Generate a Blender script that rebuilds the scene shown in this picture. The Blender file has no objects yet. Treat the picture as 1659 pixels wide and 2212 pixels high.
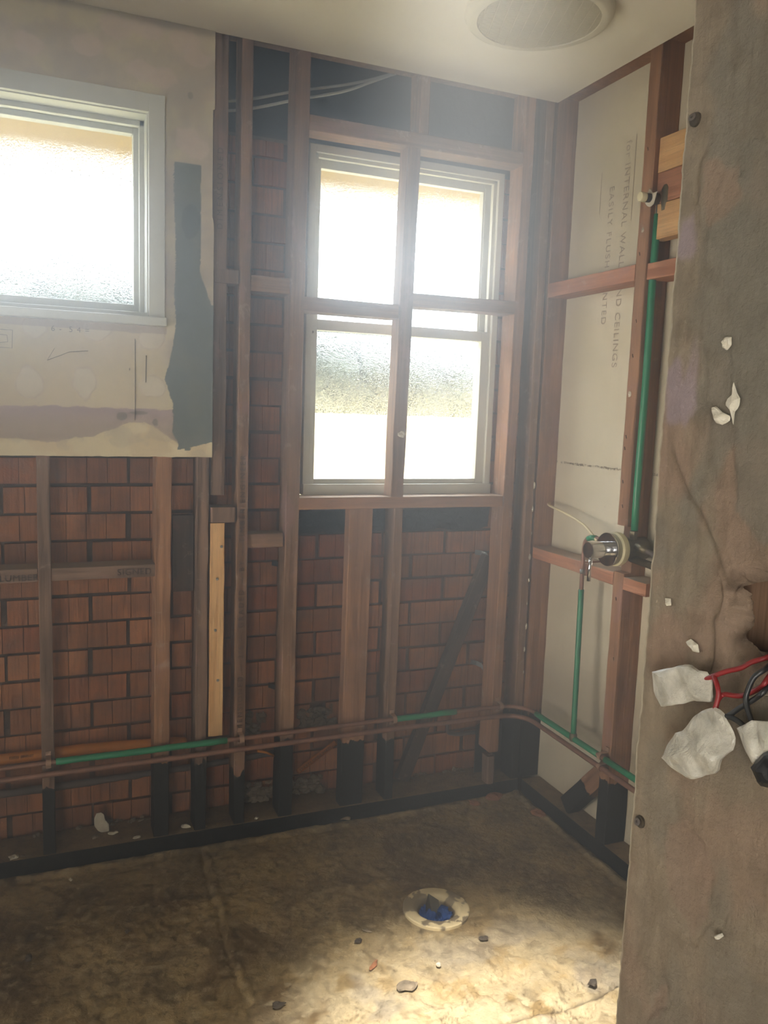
import bpy, bmesh, math, random
from mathutils import Vector, Matrix, noise
import mathutils
random.seed(7)
PI = math.pi
C = bpy.context.scene.collection
S = bpy.context.scene

# ------------------------------------------------------------------ camera
YAW, PITCH, ROLL, FPX, HC = 0.39453696, 0.12763899, 0.03497378, 1768.96, 1.385
CX, CY = 829.5, 1106.0
_f = Vector((math.sin(YAW)*math.cos(PITCH), math.cos(YAW)*math.cos(PITCH), -math.sin(PITCH)))
_r0 = Vector((math.cos(YAW), -math.sin(YAW), 0)); _u0 = _r0.cross(_f)
_r = _r0*math.cos(ROLL)+_u0*math.sin(ROLL); _u = -_r0*math.sin(ROLL)+_u0*math.cos(ROLL)
cam_d = bpy.data.cameras.new('camera'); cam = bpy.data.objects.new('camera', cam_d); C.objects.link(cam)
cam_d.sensor_fit = 'HORIZONTAL'; cam_d.sensor_width = 36; cam_d.lens = 36*FPX/1659
cam_d.clip_start = 0.02; cam_d.clip_end = 200
cam.matrix_world = Matrix(((_r.x,_u.x,-_f.x,0),(_r.y,_u.y,-_f.y,0),(_r.z,_u.z,-_f.z,HC),(0,0,0,1)))
S.camera = cam
CO = Vector((0,0,HC))
def ray(px, py): return _r*((px-CX)/FPX)+_u*((CY-py)/FPX)+_f
def bk(px, py, Y=2.45): d = ray(px,py); return CO+d*(Y/d.y)          # point on a plane y = Y
def rt(px, py, X=1.6): d = ray(px,py); return CO+d*(X/d.x)           # point on a plane x = X
def hz(px, py, Z=0.0): d = ray(px,py); return CO+d*((Z-HC)/d.z)      # point on a plane z = Z

# ------------------------------------------------------------------ world, lights, exposure
S.view_settings.view_transform = 'Standard'; S.view_settings.look = 'None'
S.view_settings.exposure = 0.18; S.view_settings.gamma = 1.0; S.view_settings.use_curve_mapping = False
SKY = 21.0
VEIL = 0.26
w = bpy.data.worlds.new('sky'); S.world = w; w.use_nodes = True
bg = w.node_tree.nodes['Background']; bg.inputs[0].default_value = (0.82,0.91,1.0,1); bg.inputs[1].default_value = SKY

def lamp(kind, name, loc, target, power, color=(1,1,1), **kw):
    d = bpy.data.lights.new(name, kind); d.energy = power; d.color = color
    for k, v in kw.items(): setattr(d, k, v)
    o = bpy.data.objects.new(name, d); C.objects.link(o); o.location = loc
    o.rotation_euler = (Vector(target)-Vector(loc)).to_track_quat('-Z','Y').to_euler()
    return o
lamp('SUN', 'sun', (-3,0,8), (-1.2,5.0,0), 9.0, (1.0,0.93,0.78), angle=0.02)
# added fill lamp, unseen, shining in through a gap behind the camera
lamp('AREA', 'rear_fill', (-0.86,-1.38,1.02), (-0.36,1.9,1.40), 26, (1.0,0.94,0.84), shape='RECTANGLE', size=0.55, size_y=1.9, spread=math.radians(115))
# unseen fill lamp added for the right wall, behind a gap cut for it
lamp('AREA', 'side_fill', (-1.33,1.40,0.95), (1.6,1.80,1.50), 20, (1.0,0.94,0.83), shape='RECTANGLE', size=0.9, size_y=1.5, spread=math.radians(68))
# unseen spot added to make the bright pool on the floor
lamp('SPOT', 'floor_pool_spot', (0.36,0.80,2.34), (0.86,1.26,0.0), 2500, (1.0,0.97,0.90), spot_size=math.radians(30), spot_blend=1.0, shadow_soft_size=0.06)
# portals: they give off nothing, they only guide the sky's own light through the two windows
for nm, x0, x1, z0, z1 in (('left',-0.66,0.25,1.65,2.14), ('centre',0.80,1.41,1.13,2.13)):
    p = lamp('AREA', 'window_portal_'+nm, ((x0+x1)/2,2.66,(z0+z1)/2), ((x0+x1)/2,0,(z0+z1)/2), 1, shape='RECTANGLE', size=x1-x0, size_y=z1-z0)
    p.data.cycles.is_portal = True

# ------------------------------------------------------------------ materials
def lin(c):
    return tuple(((v/255)/12.92 if v/255 <= .04045 else ((v/255+.055)/1.055)**2.4) for v in c)+(1,)
class NT:
    def __init__(s, name):
        s.m = bpy.data.materials.new(name); s.m.use_nodes = True; s.t = s.m.node_tree; s.n = s.t.nodes
        s.b = s.n['Principled BSDF']; s.out = s.n['Material Output']
    def new(s, t, **k):
        n = s.n.new(t)
        for a, v in k.items(): setattr(n, a, v)
        return n
    def lk(s, a, b): s.t.links.new(a, b)
    def inp(s, sock, v):
        if isinstance(v, bpy.types.NodeSocket): s.lk(v, sock)
        else: sock.default_value = v
    def coord(s, kind='Object', scale=(1,1,1), loc=(0,0,0)):
        tc = s.new('ShaderNodeTexCoord'); mp = s.new('ShaderNodeMapping')
        mp.inputs['Scale'].default_value = scale; mp.inputs['Location'].default_value = loc
        s.lk(tc.outputs[kind], mp.inputs[0]); return mp.outputs[0]
    def noise(s, vec, scale, detail=4, rough=.55, dist=0.0):
        n = s.new('ShaderNodeTexNoise'); n.inputs['Scale'].default_value = scale; n.inputs['Detail'].default_value = detail
        n.inputs['Roughness'].default_value = rough; n.inputs['Distortion'].default_value = dist; s.lk(vec, n.inputs['Vector']); return n.outputs[0]
    def ramp(s, fac, stops, interp='LINEAR'):
        r = s.new('ShaderNodeValToRGB'); r.color_ramp.interpolation = interp; e = r.color_ramp.elements
        while len(e) < len(stops): e.new(.5)
        for i, (p, c) in enumerate(stops):
            e[i].position = p; e[i].color = c if len(c) == 4 else tuple(c)+(1,)
        s.lk(fac, r.inputs[0]); return r.outputs[0]
    def mix(s, fac, a, b, bt='MIX'):
        n = s.new('ShaderNodeMix', data_type='RGBA', blend_type=bt)
        s.inp(n.inputs[0], fac); s.inp(n.inputs[6], a); s.inp(n.inputs[7], b); return n.outputs[2]
    def math(s, op, a, b=0.0, c=None):
        n = s.new('ShaderNodeMath', operation=op); s.inp(n.inputs[0], a); s.inp(n.inputs[1], b)
        if c is not None: s.inp(n.inputs[2], c)
        return n.outputs[0]
    def bump(s, h, dist, strength=1.0):
        n = s.new('ShaderNodeBump'); n.inputs['Distance'].default_value = dist; n.inputs['Strength'].default_value = strength
        s.lk(h, n.inputs['Height']); s.lk(n.outputs[0], s.b.inputs['Normal'])
    def sep(s, vec):
        n = s.new('ShaderNodeSeparateXYZ'); s.lk(vec, n.inputs[0]); return n.outputs
    def fin(s, col=None, rough=.7, metal=0.0, spec=None):
        if col is not None: s.inp(s.b.inputs['Base Color'], col)
        s.inp(s.b.inputs['Roughness'], rough); s.b.inputs['Metallic'].default_value = metal
        if spec is not None: s.b.inputs['Specular IOR Level'].default_value = spec
        return s.m
BLK, WHT = (0,0,0,1), (1,1,1,1)
TAR = lin((30,30,29))
def wood(name, base, dark, seed=0.0, tar=0.0, grain=1.0, dust=0.0, spots=.5, gapart=(118,78,62)):
    t = NT(name); v = t.coord('Object', (1,1,1), (seed,seed*1.7,seed*.3))
    g = t.noise(t.coord('Object', (55,55,2.2), (seed,seed,seed)), 1.0, 6, .6, .6)
    fine = t.noise(t.coord('Object', (260,260,9), (seed,0,seed)), 1.0, 3, .6)
    col = t.mix(t.ramp(g, [(.36,BLK),(.62,WHT)]), lin(dark), lin(base))
    big = t.ramp(t.noise(v, 5.0, 4, .6), [(.35,(.70,.70,.72)),(.65,(1.12,1.08,1.05))])
    col = t.mix(.8, col, big, 'MULTIPLY')
    col = t.mix(t.math('MULTIPLY', t.ramp(fine, [(.35,WHT),(.5,BLK)]), .35*grain), col, lin(tuple(c*.55 for c in dark)))
    if spots:
        sp = t.ramp(t.noise(v, 24.0, 5, .7, .5), [(.605,BLK),(.64,WHT)])
        col = t.mix(t.math('MULTIPLY', sp, spots), col, lin((176,160,148)))
        sp2 = t.ramp(t.noise(t.coord('Object', (1,1,.6), (seed+9,2,5)), 9.0, 5, .7, .5), [(.575,BLK),(.61,WHT)])
        col = t.mix(t.math('MULTIPLY', sp2, .45), col, lin((150,116,112)))
    if dust:
        nz = t.sep(t.new('ShaderNodeNewGeometry').outputs['Normal'])[2]
        col = t.mix(t.math('MULTIPLY', t.ramp(nz, [(.6,BLK),(.95,WHT)]), dust), col, lin((172,156,136)))
    if tar > 0:
        z = t.sep(t.coord())[2]
        ed = t.math('ADD', z, t.math('MULTIPLY', t.math('SUBTRACT', t.noise(t.coord('Object', (30,30,9), (seed,3,1)), 1.0, 3, .6), .5), .09))
        mk = t.math('LESS_THAN', ed, tar)
        col = t.mix(mk, col, TAR)
        rg = t.math('SUBTRACT', .78, t.math('MULTIPLY', mk, .16))
    else: rg = .78
    t.bump(t.math('ADD', g, t.math('MULTIPLY', fine, .5)), .0016, .8)
    return t.fin(col, rg, 0, .25)
def plain(name, c, rough=.6, metal=0.0, var=.12, nscale=12, bump=0.0, bscale=120, spec=None):
    t = NT(name); v = t.coord(); n = t.noise(v, nscale, 5, .6)
    a = tuple(x*(1-var) for x in c); b = tuple(min(255,x*(1+var*.6)) for x in c)
    col = t.mix(t.ramp(n, [(.3,BLK),(.7,WHT)]), lin(a), lin(b))
    if bump: t.bump(t.noise(v, bscale, 4, .6), bump)
    return t.fin(col, rough, metal, spec)
M = {}
M['paint'] = plain('white_gloss_paint', (196,198,192), .35, 0, .03, 4, .0004, 60)
M['sash'] = plain('sash_cream_paint', (206,203,190), .38, 0, .05, 8, .0004, 80)
M['ceil'] = plain('ceiling_paint', (234,229,214), .8, 0, .025, 3, .0002, 90)
M['green'] = plain('green_lagging', (40,128,92), .38, 0, .10, 14, .0002, 200)
M['copper'] = plain('aged_copper', (136,100,84), .55, .25, .22, 30, .0006, 220)
M['clip'] = plain('dull_copper', (158,128,108), .6, .1, .15, 40, .0004, 200)
M['greypipe'] = plain('grey_pipe', (92,84,80), .7, .1, .25, 25, .0008, 160)
M['orange'] = plain('orange_conduit', (204,128,42), .5, 0, .12, 18, .0002, 100)
M['chrome'] = plain('chrome', (214,214,216), .12, 1.0, .03, 10)
M['brass'] = plain('dull_brass', (112,104,84), .45, .7, .3, 60, .0006, 200)
M['plastic'] = plain('cream_plastic', (222,214,178), .4, 0, .05, 20)
M['red'] = plain('red_insulation', (128,30,32), .42, 0, .08, 30)
M['black'] = plain('black_insulation', (34,35,37), .4, 0, .1, 30)
M['tar'] = plain('rough_black', (30,30,29), .7, 0, .3, 30, .002, 60)
M['void'] = plain('roof_void_black', (46,44,42), .9, 0, .3, 6, .002, 30)  # dark tone stands in for the unlit void
M['ink'] = plain('faded_stamp_ink', (36,28,27), .9, 0, .3, 90)
M['inkpale'] = plain('pale_stamp_ink', (146,128,110), .9, 0, .08, 60)
M['mortar'] = plain('mortar', (126,114,96), .95, 0, .25, 30, .004, 90)
M['gypsum'] = plain('gypsum', (200,193,176), .9, 0, .10, 40, .0015, 120)
M['galv'] = plain('galvanised', (140,146,148), .45, .6, .15, 40)
M['terra'] = plain('brick_chip', (150,100,70), .9, 0, .2, 40, .002, 100)
M['debris'] = plain('dark_debris', (70,62,52), .9, 0, .3, 40, .002, 100)
M['rag'] = plain('blue_plastic', (54,98,170), .5, 0, .18, 40, .003, 70)
M['greysheet'] = plain('grey_sheet', (128,124,112), .5, 0, .12, 30, .0005, 60)
M['tube'] = plain('cream_tube', (206,190,150), .45, 0, .06, 20)
M['cable'] = plain('grey_cable', (188,186,178), .5, 0, .05, 10)
M['grille'] = plain('vent_plastic', (205,199,178), .55, 0, .06, 5)
M['pencil'] = plain('pencil', (96,84,78), .9, 0, .2, 60)
M['soffit'] = plain('eave_soffit', (148,124,66), .8, 0, .05, 4)
M['outwall'] = plain('outside_wall', (238,228,196), .9, 0, .06, 3)
M['hedge'] = plain('hedge_green', (46,50,38), .9, 0, .5, 9, .01, 30)
M['ground'] = plain('outside_ground', (214,206,180), .95, 0, .15, 4)

def tape_mat():
    t = NT('crumpled_white_tape'); v = t.coord()
    n = t.noise(v, 60, 5, .6)
    col = t.ramp(n, [(.3,lin((150,146,134))),(.7,lin((204,199,186)))])
    vo = t.new('ShaderNodeTexVoronoi', feature='SMOOTH_F1'); vo.inputs['Scale'].default_value = 55; t.lk(v, vo.inputs['Vector'])
    t.bump(t.math('ADD', vo.outputs[0], n), .004, .8)
    t.b.inputs['Subsurface Weight'].default_value = .15; t.b.inputs['Subsurface Radius'].default_value = (.01,.01,.01)
    return t.fin(col, .28)
M['tape'] = tape_mat()

def brick_mat():
    t = NT('red_common_brick'); v = t.coord()
    at = t.new('ShaderNodeAttribute', attribute_name='tone')
    tone = t.sep(at.outputs['Color'])
    base = t.ramp(tone[0], [(0,lin((150,104,76))),(.35,lin((176,120,84))),(.7,lin((192,134,96))),(1,lin((162,98,70)))])
    n = t.noise(v, 14, 6, .65)
    col = t.mix(t.math('MULTIPLY', t.ramp(n, [(.35,WHT),(.6,BLK)]), .7), base, lin((128,98,84)))
    st = t.noise(t.coord('Object', (120,120,6)), 1.0, 4, .6)
    col = t.mix(t.math('MULTIPLY', t.ramp(st, [(.42,WHT),(.52,BLK)]), .40), col, lin((100,66,50)))
    sm = t.ramp(t.noise(v, 5.5, 5, .62, .4), [(.60,BLK),(.72,WHT)])
    col = t.mix(t.math('MULTIPLY', sm, .55), col, lin((128,112,104)))
    t.bump(t.math('ADD', t.noise(v, 160, 4, .7), st), .0018)
    return t.fin(col, .93, 0, .15)
M['brick'] = brick_mat()
def mortar_bed():
    t = NT('recessed_mortar'); v = t.coord()
    n = t.noise(v, 26, 6, .7)
    col = t.ramp(n, [(.3,lin((46,38,34))),(.55,lin((96,80,70))),(.8,lin((128,112,98)))])
    t.bump(n, .006); return t.fin(col, .95, 0, .1)
M['bed'] = mortar_bed()
def vcol(name, nscale=30, amt=.12, rough=.85, bumps=((90,.0008),), fine=None):
    t = NT(name); v = t.coord(); at = t.new('ShaderNodeAttribute', attribute_name='pigment')
    n = t.noise(v, nscale, 6, .65); n2 = t.noise(v, nscale*5, 4, .7)
    k = t.ramp(n, [(.3,(1-amt,1-amt,1-amt)),(.7,(1+amt*.5,1+amt*.5,1+amt*.5))])
    k2 = t.ramp(n2, [(.3,(1-amt*.7,)*3),(.6,(1,1,1))])
    col = t.mix(1.0, t.mix(1.0, at.outputs['Color'], k, 'MULTIPLY'), k2, 'MULTIPLY')
    if fine:
        pit = t.ramp(t.noise(v, 62, 3, .6, .8), [(.29,WHT),(.34,BLK)]); col = t.mix(t.math('MULTIPLY', pit, .5), col, lin((64,54,42)))
        vein = t.ramp(t.noise(v, 19, 6, .75, 1.5), [(.485,BLK),(.5,WHT),(.515,BLK)]); col = t.mix(t.math('MULTIPLY', vein, .35), col, lin((74,62,46)))
        flk_ = t.ramp(t.noise(t.coord('Object',(1,1,1),(4,2,1)), 80, 2, .5), [(.72,BLK),(.75,WHT)]); col = t.mix(t.math('MULTIPLY', flk_, .6), col, lin((196,182,150)))
    h = None
    for s, d in bumps:
        x = t.math('MULTIPLY', t.noise(v, s, 5, .65), d*1000)
        h = x if h is None else t.math('ADD', h, x)
    t.bump(h, .001)
    return t.fin(col, rough, 0, .2)
M['plaster'] = vcol('stained_plaster', 22, .07, .88, ((70,.0006),))
M['render'] = vcol('dirty_render', 40, .16, .9, ((70,.0018),(260,.0012)))
M['floor'] = vcol('screed', 14, .20, .82, ((40,.0050),(150,.0030)), True)
M['flange'] = vcol('worn_flange', 60, .08, .6, ((150,.0004),))
def lining_mat():
    t = NT('cement_sheet'); v = t.coord()
    n = t.noise(v, 3.0, 5, .6); f = t.noise(t.coord('Object', (60,60,10)), 1.0, 4, .6)
    col = t.ramp(n, [(.3,lin((192,182,158))),(.7,lin((214,205,184)))])
    col = t.mix(.35, col, t.ramp(f, [(.3,(.84,.84,.84)),(.7,(1.05,1.05,1.05))]), 'MULTIPLY')
    sp = t.ramp(t.noise(v, 75, 2, .5), [(.735,BLK),(.76,WHT)])
    msk = t.ramp(t.noise(v, 4.5, 2, .5), [(.52,BLK),(.62,WHT)])
    col = t.mix(t.math('MULTIPLY', sp, msk), col, lin((70,56,46)))
    z = t.sep(v)[2]
    jn = t.math('ADD', z, t.math('MULTIPLY', t.math('SUBTRACT', t.noise(v, 40, 3), .5), .012))
    d = t.math('ABSOLUTE', t.math('SUBTRACT', jn, 1.213))
    col = t.mix(t.math('MULTIPLY', t.math('LESS_THAN', d, .0035), t.ramp(t.noise(v, 120, 2), [(.45,BLK),(.55,WHT)])), col, lin((96,82,64)))
    dirt = t.math('MULTIPLY', t.ramp(z, [(.28,BLK),(.36,WHT),(.42,WHT),(.62,BLK)]), t.math('MULTIPLY', n, .7))
    col = t.mix(dirt, col, lin((128,116,104)))
    t.bump(f, .0006); return t.fin(col, .85, 0, .2)
M['lining'] = lining_mat()
def plastic_sheet():
    t = NT('black_flashing'); v = t.coord()
    vo = t.noise(v, 38, 5, .6, 1.2)
    t.bump(vo, .012); return t.fin(lin((40,44,44)), .38)
M['flash'] = plastic_sheet()
def glass_mat():
    t = NT('obscure_glass'); v = t.coord()
    sp = t.noise(v, 430, 3, .65); sp2 = t.noise(v, 150, 3, .6)
    bp = t.new('ShaderNodeBump'); bp.inputs['Distance'].default_value = .0024; bp.inputs['Strength'].default_value = 1.0
    t.lk(t.math('ADD', sp, t.math('MULTIPLY', sp2, 1.5)), bp.inputs['Height'])
    rf = t.new('ShaderNodeBsdfRefraction'); rf.inputs['IOR'].default_value = 1.18; rf.inputs['Roughness'].default_value = .20
    rf.inputs['Color'].default_value = (.96,.98,.97,1); t.lk(bp.outputs[0], rf.inputs['Normal'])
    tr = t.new('ShaderNodeBsdfTransparent'); tr.inputs['Color'].default_value = (.96,.98,.97,1)
    mx = t.new('ShaderNodeMixShader'); t.lk(t.ramp(sp, [(.44,BLK),(.60,WHT)]), mx.inputs[0])
    t.lk(rf.outputs[0], mx.inputs[1]); t.lk(tr.outputs[0], mx.inputs[2])
    gl = t.new('ShaderNodeBsdfGlossy'); gl.inputs['Roughness'].default_value = .2
    m2 = t.new('ShaderNodeMixShader'); m2.inputs[0].default_value = .05
    t.lk(mx.outputs[0], m2.inputs[1]); t.lk(gl.outputs[0], m2.inputs[2]); t.lk(m2.outputs[0], t.out.inputs[0])
    return t.m
M['glass'] = glass_mat()
RED, REDD = (166,126,96), (126,92,68)
GRY, GRYD = (140,116,100), (92,74,62)
def W(seed, tar=0.0, kind='red', **k):
    cols = {'red':(RED,REDD), 'grey':(GRY,GRYD), 'pine':((222,184,134),(196,150,100)), 'brown':((150,120,96),(108,82,64)),
            'dark':((96,82,74),(62,52,46)), 'pink':((192,140,110),(156,106,80))}[kind]
    return wood('%s_timber_%d' % (kind, int(seed*10)), cols[0], cols[1], seed, tar, **k)

# ------------------------------------------------------------------ object helpers
def tag(o, label=None, cat=None, group=None, kind=None):
    if label: o['label'] = label
    if cat: o['category'] = cat
    if group: o['group'] = group
    if kind: o['kind'] = kind
    return o
def link(name, bm, mat, parent=None, smooth=False, loc=None, rot=None):
    me = bpy.data.meshes.new(name); bm.normal_update(); bm.to_mesh(me); bm.free()
    me.materials.append(mat)
    if smooth:
        for p in me.polygons: p.use_smooth = True
    o = bpy.data.objects.new(name, me); C.objects.link(o)
    if parent: o.parent = parent
    if loc is not None: o.location = loc
    if rot is not None: o.rotation_euler = rot
    return o
def empty(name, loc, rot=(0,0,0)):
    o = bpy.data.objects.new(name, None); o.empty_display_size = .05; C.objects.link(o); o.location = loc; o.rotation_euler = rot; return o
def add_box(bm, x0, x1, y0, y1, z0, z1, bev=0.0):
    v = [bm.verts.new(p) for p in ((x0,y0,z0),(x1,y0,z0),(x1,y1,z0),(x0,y1,z0),(x0,y0,z1),(x1,y0,z1),(x1,y1,z1),(x0,y1,z1))]
    fs = [bm.faces.new([v[i] for i in q]) for q in ((0,3,2,1),(4,5,6,7),(0,1,5,4),(1,2,6,5),(2,3,7,6),(3,0,4,7))]
    if bev:
        es = list({e for f in fs for e in f.edges})
        bmesh.ops.bevel(bm, geom=es, offset=bev, segments=2, affect='EDGES', profile=.6)
def box(name, x0, x1, y0, y1, z0, z1, mat, parent=None, bev=0.0):
    bm = bmesh.new()
    if parent is None:
        o = Vector(((x0+x1)/2,(y0+y1)/2,z0)); add_box(bm, x0-o.x, x1-o.x, y0-o.y, y1-o.y, 0, z1-z0, bev)
        return link(name, bm, mat, None, loc=o)
    add_box(bm, x0, x1, y0, y1, z0, z1, bev)
    ob = link(name, bm, mat, parent); return ob
def member(name, p0, p1, wd, dp, mat, xdir=(1,0,0), parent=None, jit=.0008, cham=.002, notch=None, seed=0, plane=False):
    """Timber: its long axis is local Z from p0 to p1, width along local X, depth along local Y; p0,p1 are the middle of the front face."""
    p0 = Vector(p0); p1 = Vector(p1); z = (p1-p0); L = z.length; z.normalize()
    x = Vector(xdir); x = (x-z*x.dot(z)).normalized(); y = z.cross(x)
    bm = bmesh.new(); n = max(2, int(L/.045)); rings = []; ts = [L*i/n for i in range(n+1)]
    if notch: ts = sorted([q for q in ts if min(abs(q-notch[0]),abs(q-notch[1])) > .004]+[notch[0]-.0005,notch[0]+.0005,notch[1]-.0005,notch[1]+.0005])
    n = len(ts)-1
    for t in ts:
        a = wd/2+jit*noise.noise(Vector((t*7,seed,1)))*2; s = jit*.9*noise.noise(Vector((t*5,seed,4)))
        yo = jit*noise.noise(Vector((t*9,seed,8)))
        if notch and notch[0] < t < notch[1]: yo += notch[2]
        c = cham*(1+1.2*noise.noise(Vector((t*13,seed,2))))
        pts = ((-a+c,yo),(a-c,yo),(a,yo+c),(a,dp-c),(a-c,dp),(-a+c,dp),(-a,dp-c),(-a,yo+c))
        rings.append([bm.verts.new((px+s,py,t)) for px,py in pts])
    for i in range(n):
        A, B = rings[i], rings[i+1]
        for k in range(8): bm.faces.new((A[k],A[(k+1)%8],B[(k+1)%8],B[k]))
    bm.faces.new(list(reversed(rings[0]))); bm.faces.new(rings[-1])
    o = link(name, bm, mat, parent)
    mw = Matrix((x,y,z)).transposed().to_4x4(); mw.translation = p0
    if parent: mw = parent.matrix_basis.inverted() @ mw
    o.matrix_basis = mw
    return o
def spline(pts, n=10):
    P = [Vector(p) for p in pts]; P = [P[0]*2-P[1]]+P+[P[-1]*2-P[-2]]; out = []
    for i in range(1, len(P)-2):
        for k in range(n):
            t = k/n; a,b,c,d = P[i-1],P[i],P[i+1],P[i+2]
            out.append(.5*((2*b)+(c-a)*t+(2*a-5*b+4*c-d)*t*t+(3*b-a-3*c+d)*t**3))
    out.append(P[-2]); return out
def add_tube(bm, pts, r, seg=14, cap=True, rough=0.0):
    rings = []; pts = [Vector(p) for p in pts]; up = None
    for i, p in enumerate(pts):
        d = (pts[min(i+1,len(pts)-1)]-pts[max(i-1,0)]).normalized()
        if up is None: up = d.orthogonal().normalized()
        up = (up-d*up.dot(d)).normalized(); s = d.cross(up)
        rr = (r(i/(len(pts)-1)) if callable(r) else r)*(1+rough*noise.noise(p*40))
        rings.append([bm.verts.new(p+up*math.cos(a)*rr+s*math.sin(a)*rr) for a in [2*PI*k/seg for k in range(seg)]])
    for a, b in zip(rings, rings[1:]):
        for k in range(seg): bm.faces.new((a[k],a[(k+1)%seg],b[(k+1)%seg],b[k]))
    if cap: bm.faces.new(list(reversed(rings[0]))); bm.faces.new(rings[-1])
def tube(name, pts, r, mat, parent=None, seg=14, rough=0.0):
    bm = bmesh.new(); add_tube(bm, pts, r, seg, True, rough)
    if parent is None:
        o = Vector(pts[0]); bmesh.ops.translate(bm, verts=bm.verts, vec=-o); return link(name, bm, mat, None, True, loc=o)
    return link(name, bm, mat, parent, True)
def lathe(name, prof, mat, parent=None, axis='Z', seg=48, loc=(0,0,0), rot=None, cap=True):
    """prof: list of (radius, height)"""
    bm = bmesh.new(); rings = []
    for r, h in prof:
        rings.append([bm.verts.new((r*math.cos(2*PI*k/seg), r*math.sin(2*PI*k/seg), h)) for k in range(seg)])
    for a, b in zip(rings, rings[1:]):
        for k in range(seg): bm.faces.new((a[k],a[(k+1)%seg],b[(k+1)%seg],b[k]))
    if cap: bm.faces.new(list(reversed(rings[0]))); bm.faces.new(rings[-1])
    bmesh.ops.recalc_face_normals(bm, faces=bm.faces)
    o = link(name, bm, mat, parent, True)
    o.data.set_sharp_from_angle(angle=math.radians(38)) if hasattr(o.data, 'set_sharp_from_angle') else None
    o.location = loc
    if rot: o.rotation_euler = rot
    return o
def lump(name, outline, thick, mat, normal, parent=None, crumple=.3, rings=7, seed=0, smooth=False, n=40, back=.6):
    """A solid with the given 3D outline (roughly planar), bulging by `thick` on both sides of it."""
    P = [Vector(p) for p in outline]; c = sum(P, Vector())/len(P); nn = Vector(normal).normalized()
    # resample outline
    per = []
    L = [0]
    for a, b in zip(P, P[1:]+P[:1]): L.append(L[-1]+(b-a).length)
    for k in range(n):
        s = L[-1]*k/n
        for i in range(len(P)):
            if L[i] <= s <= L[i+1]+1e-9:
                per.append(P[i].lerp(P[(i+1)%len(P)], (s-L[i])/max(1e-9,L[i+1]-L[i]))); break
    bm = bmesh.new(); R = max((p-c).length for p in per)
    def ringv(f, side):
        out = []
        for p in per:
            q = c+(p-c)*f
            h = thick*math.sqrt(max(0,1-f*f))*(1 if side > 0 else back)
            h *= 1+crumple*2.2*noise.noise(q*(1.9/R)+Vector((seed,side,0)))
            q = q+nn*h*side+Vector((noise.noise(q*90+Vector((seed,1,0))),noise.noise(q*90+Vector((seed,5,0))),noise.noise(q*90+Vector((seed,9,0)))))*R*.05*crumple
            out.append(bm.verts.new(q-c))
        return out
    base = ringv(1.0, 1)
    for side in (1,-1):
        prev = base
        for k in range(1, rings):
            cur = ringv(1-(k/rings)**1.3, side)
            for i in range(n):
                f = (prev[i],prev[(i+1)%n],cur[(i+1)%n],cur[i])
                bm.faces.new(f if side > 0 else f[::-1])
            prev = cur
        bm.faces.new(prev if side > 0 else prev[::-1])
    bmesh.ops.recalc_face_normals(bm, faces=bm.faces)
    if parent: bmesh.ops.translate(bm, verts=bm.verts, vec=c); return link(name, bm, mat, parent, smooth)
    return link(name, bm, mat, None, smooth, loc=c)
def blob_outline(c, r, u, v, n=11, seed=0, jag=.35, asp=1.0):
    c = Vector(c); u = Vector(u).normalized(); v = Vector(v).normalized(); out = []
    for k in range(n):
        a = 2*PI*k/n; rr = r*(1+jag*noise.noise(Vector((math.cos(a)*1.7+seed*3.1,math.sin(a)*1.7,seed)))*1.6)
        out.append(c+u*math.cos(a)*rr*asp+v*math.sin(a)*rr)
    return out
def text(name, s, size, mat, parent, mw, gap=1.0, ex=.0002, align='CENTER'):
    cu = bpy.data.curves.new(name, 'FONT'); cu.body = s; cu.size = size; cu.extrude = ex; cu.align_x = align; cu.align_y = 'CENTER'; cu.space_character = gap
    t = bpy.data.objects.new(name, cu); C.objects.link(t); bpy.context.view_layer.update()
    me = bpy.data.meshes.new_from_object(t.evaluated_get(bpy.context.evaluated_depsgraph_get()))
    bpy.data.objects.remove(t); bpy.data.curves.remove(cu)
    o = bpy.data.objects.new(name, me); me.materials.clear(); me.materials.append(mat); C.objects.link(o)
    o.parent = parent; o.matrix_basis = parent.matrix_basis.inverted() @ mw; return o
def frame3(origin, x, y):
    x = Vector(x).normalized(); y = Vector(y).normalized(); z = x.cross(y); m = Matrix((x,y,z)).transposed().to_4x4(); m.translation = Vector(origin); return m
def grid(name, mat, nu, nv, fpos, fcol, skip=None, parent=None, loc=None, extra=None, smooth=True):
    bm = bmesh.new(); cl = bm.loops.layers.float_color.new('pigment'); V = {}; K = {}
    for i in range(nu+1):
        for j in range(nv+1):
            u, v = i/nu, j/nv; V[i,j] = bm.verts.new(fpos(u,v)); K[i,j] = fcol(u,v)
    for i in range(nu):
        for j in range(nv):
            if skip and skip((i+.5)/nu,(j+.5)/nv): continue
            ids = ((i,j),(i+1,j),(i+1,j+1),(i,j+1)); f = bm.faces.new([V[q] for q in ids])
            for lp, q in zip(f.loops, ids): lp[cl] = K[q]
    for v in [v for v in bm.verts if not v.link_faces]: bm.verts.remove(v)
    if extra: extra(bm, cl)
    return link(name, bm, mat, parent, smooth, loc=loc)
def nz(x, y, z=0.0, oct=4):
    return noise.fractal(Vector((x,y,z)), 1.0, 2.0, oct)
def sst(a, b, x):
    t = min(1,max(0,(x-a)/(b-a))); return t*t*(3-2*t)
def mixc(a, b, t): return tuple(p*(1-t)+q*t for p, q in zip(a, b))

YF = 2.45        # front plane of the back wall studs
XF = 1.60        # front plane of the right wall studs
SD = 0.08        # stud depth
YB = 2.60        # face of the outer brickwork
XL = 1.68        # face of the cement sheet lining
ZC = 2.405       # underside of the ceiling

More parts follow.
